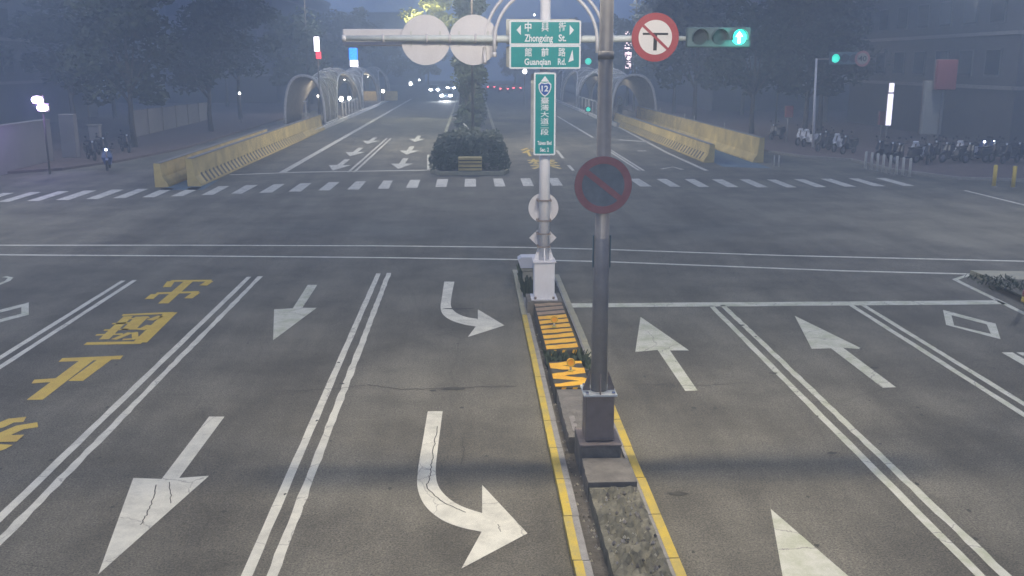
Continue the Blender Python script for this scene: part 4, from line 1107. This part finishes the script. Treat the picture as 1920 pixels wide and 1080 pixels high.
street_lamp(-5.5, -9, 11.5, 1.6, 4200, 'grey street lamp standing behind the viewpoint')
# the far lamp with its head in view
a = D(1470, 5, 78)
t = thing('street_lamp', 'distant street lamp shining at the top right above the trees', 'street lamp', (a.x, 78, 0))
mb('bark').tube([(0, .2, 0), (0, .2, a.z)], .06, 8).build('pole', t); mb('lampw').box(-.3, .3, -.12, .12, a.z - .16, a.z + .16, .1).build('lens', t)
spot((a.x, 78, a.z - .3), 900)
t = thing('street_lamp', 'slim double-armed street lamp rising from the far median behind the hedge', 'street lamp', (.15, 63, .16))
mb('bark').tube([(0, 0, 0), (0, 0, 5.5), (0, 0, 11.2)], [.09, .07, .05], 12).build('pole', t); mb('disc').tube([(-2.4, 0, 11.3), (0, 0, 11.0), (2.4, 0, 11.3)], .04, 8).build('arm', t)
for s in (-1, 1):
    hd = mb('greysteel').box(s * 2.6 - .35, s * 2.6 + .35, -.14, .14, 11.28, 11.4, .03).build('lamp_head', t); mb('lampwarm').box(s * 2.6 - .28, s * 2.6 + .28, -.1, .1, 11.25, 11.278).build('lens', hd)
    spot((.15 + s * 2.6, 62.8, 11.35), 4200, (1, .93, .82), size=.2)
# lamp in the median that lights the pale tree
a = D(803, 66, 93)
t = thing('street_lamp', 'street lamp in the far median hidden behind the round sign backs', 'street lamp', (0, 93, .16))
mb('bark').tube([(0, 0, 0), (0, 0, a.z)], .08, 8).tube([(0, 0, a.z - .4), (a.x, 0, a.z)], .04, 8).build('pole', t); mb('lampwarm').box(a.x - .2, a.x + .2, -.1, .1, a.z, a.z + .12).build('lens', t)
l = bpy.data.lights.new('median_light', 'POINT'); l.energy = 2600; l.color = (1, .95, .6); l.shadow_soft_size = .2; o = bpy.data.objects.new('median_light', l); C.objects.link(o); o.location = (a.x, 92.6, a.z + .8)

# ---------------- right corner pole with signal and speed limit ----------------
PY = 58.1; base = G(1524, 280); hz = D(1530, 122, PY)
t = thing('signal_pole', 'slim grey pole leaning slightly at the far right corner with a short arm', 'pole', (base.x, PY, 0))
top = hz.x - base.x; arm_end = D(1632, 110, PY).x - base.x
mb('disc').tube([(0, 0, 0), (top * .5, 0, 2.5), (top, 0, 5.4)], [.085, .07, .06], 10).build('pole', t)
mb('greysteel').tube([(top, 0, 5.35), (arm_end, 0, 5.42)], .04, 8).build('arm', t)
a = D(1583, 110, PY)
signal('traffic_signal', 'small signal with a lit green lens on the far right corner pole', D(1580, 110, PY).x, PY - .2, 5.4, 1.75, .72, 0)
c = D(1617, 110, PY - .35)
t = thing('speed_limit_sign', 'round red ringed 40 speed limit sign on the far right corner pole', 'road sign', (c.x, PY - .35, c.z))
mb('dimred').disc((0, 0), .46, -.01, .01, 40).build('ring', t); mb('whiteboard').disc((0, 0), .33, -.014, -.0105, 40).build('face', t)
q = mb('black'); text_fit(q, '40', -.25, .25, -.15, .17, at=-.018, bold=.02); q.build('number', t)
# signal and low green lamp on the far side, between mast and grey pole
a = D(1103, 115, 96)
t = thing('traffic_signal', 'small green signal lit between the street name signs and the grey pole', 'traffic light', (a.x, 96, a.z))
mb('bodygrey').box(-.9, .6, 0, .2, -.28, .28, .03).build('housing', t); mb('greenlit').disc((0, 0), .3, -.02, -.002, 24).build('lens', t); mb('greysteel').tube([(1.2, .25, -a.z), (1.2, .25, .1)], .07, 8).tube([(-.6, .25, 0), (1.2, .25, 0)], .04, 8).build('pole', t)
a = D(1103, 205, 96)
t = thing('green_lamp', 'low green lamp glowing under the arch of the right canopy', 'traffic light', (a.x, 96, a.z))  # glowing disc on a post, added for a low green gleam
mb('bodygrey').box(-.3, .3, 0, .2, -.25, .25, .03).build('housing', t); mb('greenlit').disc((0, 0), .2, -.02, -.002, 24).build('lens', t); mb('greysteel').tube([(0, .2, -a.z), (0, .2, .1)], .05, 8).build('pole', t)

# ---------------- bollards ----------------
def bollard(px, py, h, r, mt, label, group, src=None):
    p = G(px, py, .12)
    if src: return dup(src, (p.x, p.y, .12), 0, label)
    t = thing('bollard', label, 'bollard', (p.x, p.y, .12), group=group)
    mb(mt).tube([(0, 0, 0), (0, 0, h - .03), (0, 0, h)], [r, r, r * .6], 12).build('post', t)
    mb('kerb').tube([(0, 0, 0), (0, 0, .03)], r * 1.6, 12).build('foot', t)
    return t
ords = ['first', 'second', 'third', 'fourth', 'fifth', 'sixth', 'seventh', 'last']
src = None
for k, px in enumerate((1622, 1633, 1644, 1655, 1668, 1680, 1692, 1705)):
    o = bollard(px, 317 + k * 2.1, .85 if k < 4 else 1.0, .06, 'bollardw', '%s pale bollard from the left in the row at the right corner' % ords[k], 'pale bollards at the right corner', src)
    src = src or o
src = bollard(1863, 350, .9, .08, 'bollardy', 'yellow bollard at the right, the left one of two', 'yellow bollards at the right edge')
bollard(1899, 352, .9, .08, 'bollardy', 'yellow bollard at the right edge, the outer one of two', '', src)
for k, px in enumerate((1451, 1460)):
    p = G(px, 312, 0); o = mb('bollardw').tube([(p.x, p.y, 0), (p.x, p.y, .55)], .04, 8).build('short_post'); single(o, 'short grey post by the blue paving at the right, %s of a pair' % ('left' if k == 0 else 'right'), 'post', 'short posts by the right blue paving')

# ---------------- scooters ----------------
def make_scooter(label, col, lit=None, group='scooters parked along the pavement'):
    """front towards -y"""
    t = thing('scooter', label, 'scooter', (0, 0, .12), group=group)
    b_ = MB().m(col)
    b_.yz([(-.28, .30), (-.22, .26), (.25, .24), (.30, .30), (.85, .45), (.92, .62), (.88, .74), (.35, .72), (.25, .60), (.2, .36), (-.2, .34)], -.15, .15)
    b_.yz([(-.72, .52), (-.55, .60), (-.42, .58), (-.46, .50)], -.07, .07)
    b_.build('body', t)
    b_ = MB().m(col)
    for y0, z0, w0, y1, z1, w1 in ((-.30, .28, .13, -.42, .62, .24), (-.42, .62, .24, -.34, .92, .16)):
        A = [b_.b.verts.new(v) for v in ((-w0, y0, z0), (w0, y0, z0), (w1, y1, z1), (-w1, y1, z1))]; B_ = [b_.b.verts.new(v) for v in ((-w0, y0 + .08, z0), (w0, y0 + .08, z0), (w1, y1 + .08, z1), (-w1, y1 + .08, z1))]
        b_._f(A); b_._f(B_[::-1])
        for k in range(4): b_._f([A[k], B_[k], B_[(k + 1) % 4], A[(k + 1) % 4]])
    b_.build('front_shield', t)
    mb(col).yz([(-.42, .93), (-.44, 1.02), (-.30, 1.06), (-.24, .98), (-.28, .93)], -.13, .13).build('head_cowl', t)
    mb('seat').yz([(.22, .73), (.22, .80), (.45, .79), (.85, .86), (.9, .80), (.86, .75)], -.13, .13).build('seat', t)
    for y in (-.62, .66):
        w_ = MB().m('rubber'); ring = [(0, y + .21 * math.cos(2 * math.pi * k / 16), .25 + .21 * math.sin(2 * math.pi * k / 16)) for k in range(17)]
        w_.tube(ring, .05, 8, caps=False); wo = w_.build('wheel', t)
        mb('chrome').tube([(-.04, y, .25), (.04, y, .25)], .13, 12).build('rim', wo)
    mb('greybase').tube([(.0, -.60, .27), (0, -.48, .55), (0, -.33, .95)], [.03, .035, .04], 8).build('fork', t)
    mb('black').tube([(-.34, -.22, 1.02), (-.12, -.33, 1.03), (.12, -.33, 1.03), (.34, -.22, 1.02)], .018, 8).build('handlebar', t)
    for s in (-1, 1):
        mb('black').tube([(s * .2, -.3, 1.03), (s * .27, -.3, 1.2)], .008, 6).disc((s * .28, 1.24), .055, -.31, -.295, 14).build('mirror', t)
    mb('lampw' if lit else 'signwhite').disc((0, .99), .055, -.455, -.44, 16).build('headlight', t)
    mb('signred').box(-.09, .09, .90, .935, .58, .66).build('tail_light', t)
    return t
W = make_scooter('x', 'scwhite'); K = make_scooter('x', 'scdark'); U = make_scooter('x', 'scblue', True)
def place(src, px, py, rz, label, used_=set()):
    p = G(px, py, .12)
    if id(src) not in used_:
        used_.add(id(src)); src.location = p; src.rotation_euler = (0, 0, rz); src['label'] = label; return src
    return dup(src, p, rz, label)
A_ = R(-48)
place(W, 1505, 272, A_, 'white scooter leftmost in the row by the slim corner pole')
place(W, 1516, 274, A_, 'white scooter touching the slim corner pole on its left side')
place(K, 1553, 277, A_, 'dark scooter just right of the slim corner pole')
place(W, 1573, 284, A_, 'white scooter at the right end of the row by the corner pole')
place(K, 1455, 262, A_, 'dark scooter behind the tall yellow barrier near the red notice board')
place(K, 1590, 288, A_, 'dark scooter beside the rightmost white scooter of the row')
place(K, 1543, 283, A_, 'dark scooter in front of the slim corner pole')
dark = [(1655, 300), (1676, 303), (1697, 306), (1719, 302), (1742, 306), (1763, 300), (1785, 304), (1806, 301), (1828, 305), (1872, 303), (1893, 306), (1914, 304)]
wh = ['behind the first pale bollards', 'behind the middle pale bollards', 'behind the last pale bollards', 'just right of the pale bollards', 'under the tall pale board', 'under the square red board', 'right of the tall pale board, front row', 'left of the lit scooters, second in', 'immediately left of the lit scooter', 'immediately right of the lit scooters', 'behind the outer yellow bollard', 'at the right edge of the picture', 'in the rear row behind the pale bollards', 'in the rear row beside the pale board', 'in the rear row below the red board', 'in the rear row left of the lit scooters']
for k, (px, py) in enumerate(dark): place((K, K, K, W)[k % 4] if k in (3, 7) else K, px, py, R(random.uniform(-75, -35)), ('white' if k in (3, 7) else 'dark') + ' scooter ' + wh[k])
place(U, 1838, 300, R(-15), 'blue scooter with a lit headlight, the left of the two lit ones'); place(U, 1856, 300, R(-15), 'blue scooter with a lit headlight, the right of the two lit ones')
place(K, 172, 300, R(35), 'dark scooter parked near the left gate pillar'); place(K, 192, 292, R(35), 'dark scooter second from the left gate pillar'); place(U, 204, 318, R(15), 'blue scooter with a lit headlight in front of the left scooters'); place(K, 236, 285, R(35), 'dark scooter at the right end of the left group')
# pale utility box among the left scooters
p = G(182, 285, .12); t = thing('utility_box', 'pale upright utility box among the left scooters', 'utility box', (p.x, p.y, .12)); mb('wallgrey').box(-.3, .3, -.2, .2, 0, 1.5, .03).build('body', t); mb('concrete').box(-.34, .34, -.24, .24, 1.5, 1.58).build('lid', t)

# ---------------- cars ----------------
def make_car(label, col, lights, group):
    """front towards -y; lights 'front' or 'rear' lit"""
    t = thing('car', label, 'car', (0, 0, 0), group=group)
    sec = [(-2.2, .35, .55, .72), (-2.1, .25, .72, .84), (-1.2, .22, .92, .88), (-.6, .22, .95, .88), (1.4, .22, .98, .88), (2.1, .28, .92, .84), (2.2, .4, .6, .75)]
    b_ = mb(col); rows = []
    for y, z0, z1, w_ in sec:
        rows.append([b_.b.verts.new(v) for v in ((-w_, y, z0), (-w_, y, (z0 + z1) / 2 + .05), (-w_ * .93, y, z1), (w_ * .93, y, z1), (w_, y, (z0 + z1) / 2 + .05), (w_, y, z0))])
    for a, c in zip(rows, rows[1:]):
        for k in range(6): b_._f([a[k], a[(k + 1) % 6], c[(k + 1) % 6], c[k]])
    b_._f(rows[0][::-1]); b_._f(rows[-1]); b_.build('body', t)
    b_ = mb('glass'); b_.yz([(-1.1, .94), (-.45, 1.38), (1.1, 1.40), (1.75, .97)], -.72, .72); b_.build('window', t)
    mb(col).yz([(-.5, 1.385), (-.35, 1.47), (1.05, 1.47), (1.2, 1.40)], -.66, .66).build('roof', t)
    for s in (-1, 1):
        for y in (-1.35, 1.35):
            w_ = mb('rubber').tube([(s * .72, y, .32), (s * .9, y, .32)], .32, 18).build('wheel', t); mb('chrome').tube([(s * .9, y, .32), (s * .912, y, .32)], .19, 12).build('rim', w_)
        mb('beam' if lights == 'front' else 'signwhite').box(s * .62 - .22, s * .62 + .22, -2.24, -2.19, .56, .80, .02).build('headlight', t)
        mb('tail' if lights == 'rear' else 'signred').box(s * .64 - .15, s * .64 + .15, 2.17, 2.23, .66, .82, .02).build('tail_light', t)
    mb('signwhite').box(-.25, .25, -2.24, -2.2, .42, .54).build('number_plate', t)
    return t
c1 = make_car('white car with glaring headlights nearest in the oncoming lane', 'carwhite', 'front', 'cars on the far carriageways')
c1.location = (-3.4, 141, 0)
for x, y, lb in ((-6.2, 172, 'oncoming car with lit headlights behind and left of the white car'), (-3.6, 186, 'oncoming car with lit headlights directly behind the white car')): dup(c1, (x, y, 0), 0, lb)
c2 = make_car('red car with lit tail lamps driving away on the right carriageway', 'carred', 'rear', 'cars on the far carriageways'); c2.rotation_euler = (0, 0, math.pi); c2.location = (6.0, 176, 0)
dup(c2, (4.0, 190, 0), math.pi, 'red car with lit tail lamps left of the nearer red car'); dup(c2, (8.6, 182, 0), math.pi, 'red car with lit tail lamps right of the nearer red car')
l = bpy.data.lights.new('headlight_beam', 'SPOT'); l.energy = 5000; l.spot_size = R(60); l.spot_blend = .8; l.color = (.95, .97, 1); l.shadow_soft_size = .1
o = bpy.data.objects.new('headlight_beam', l); C.objects.link(o); o.location = (-3.4, 138.6, .7); o.rotation_euler = (R(-84), 0, 0)

# ---------------- haze ----------------
hm = bpy.data.materials.new('haze'); hm.use_nodes = True; n = hm.node_tree; n.nodes.remove(n.nodes['Principled BSDF'])
pv = n.nodes.new('ShaderNodeVolumePrincipled'); pv.inputs['Density'].default_value = .0068; pv.inputs['Color'].default_value = (.64, .80, 1, 1); pv.inputs['Anisotropy'].default_value = .1
n.links.new(pv.outputs[0], n.nodes['Material Output'].inputs['Volume'])
b_ = MB(); b_.mats = [hm]; b_.box(-302, 302, -32, 302, -1, 18.5); o = b_.build('haze', kind='stuff')
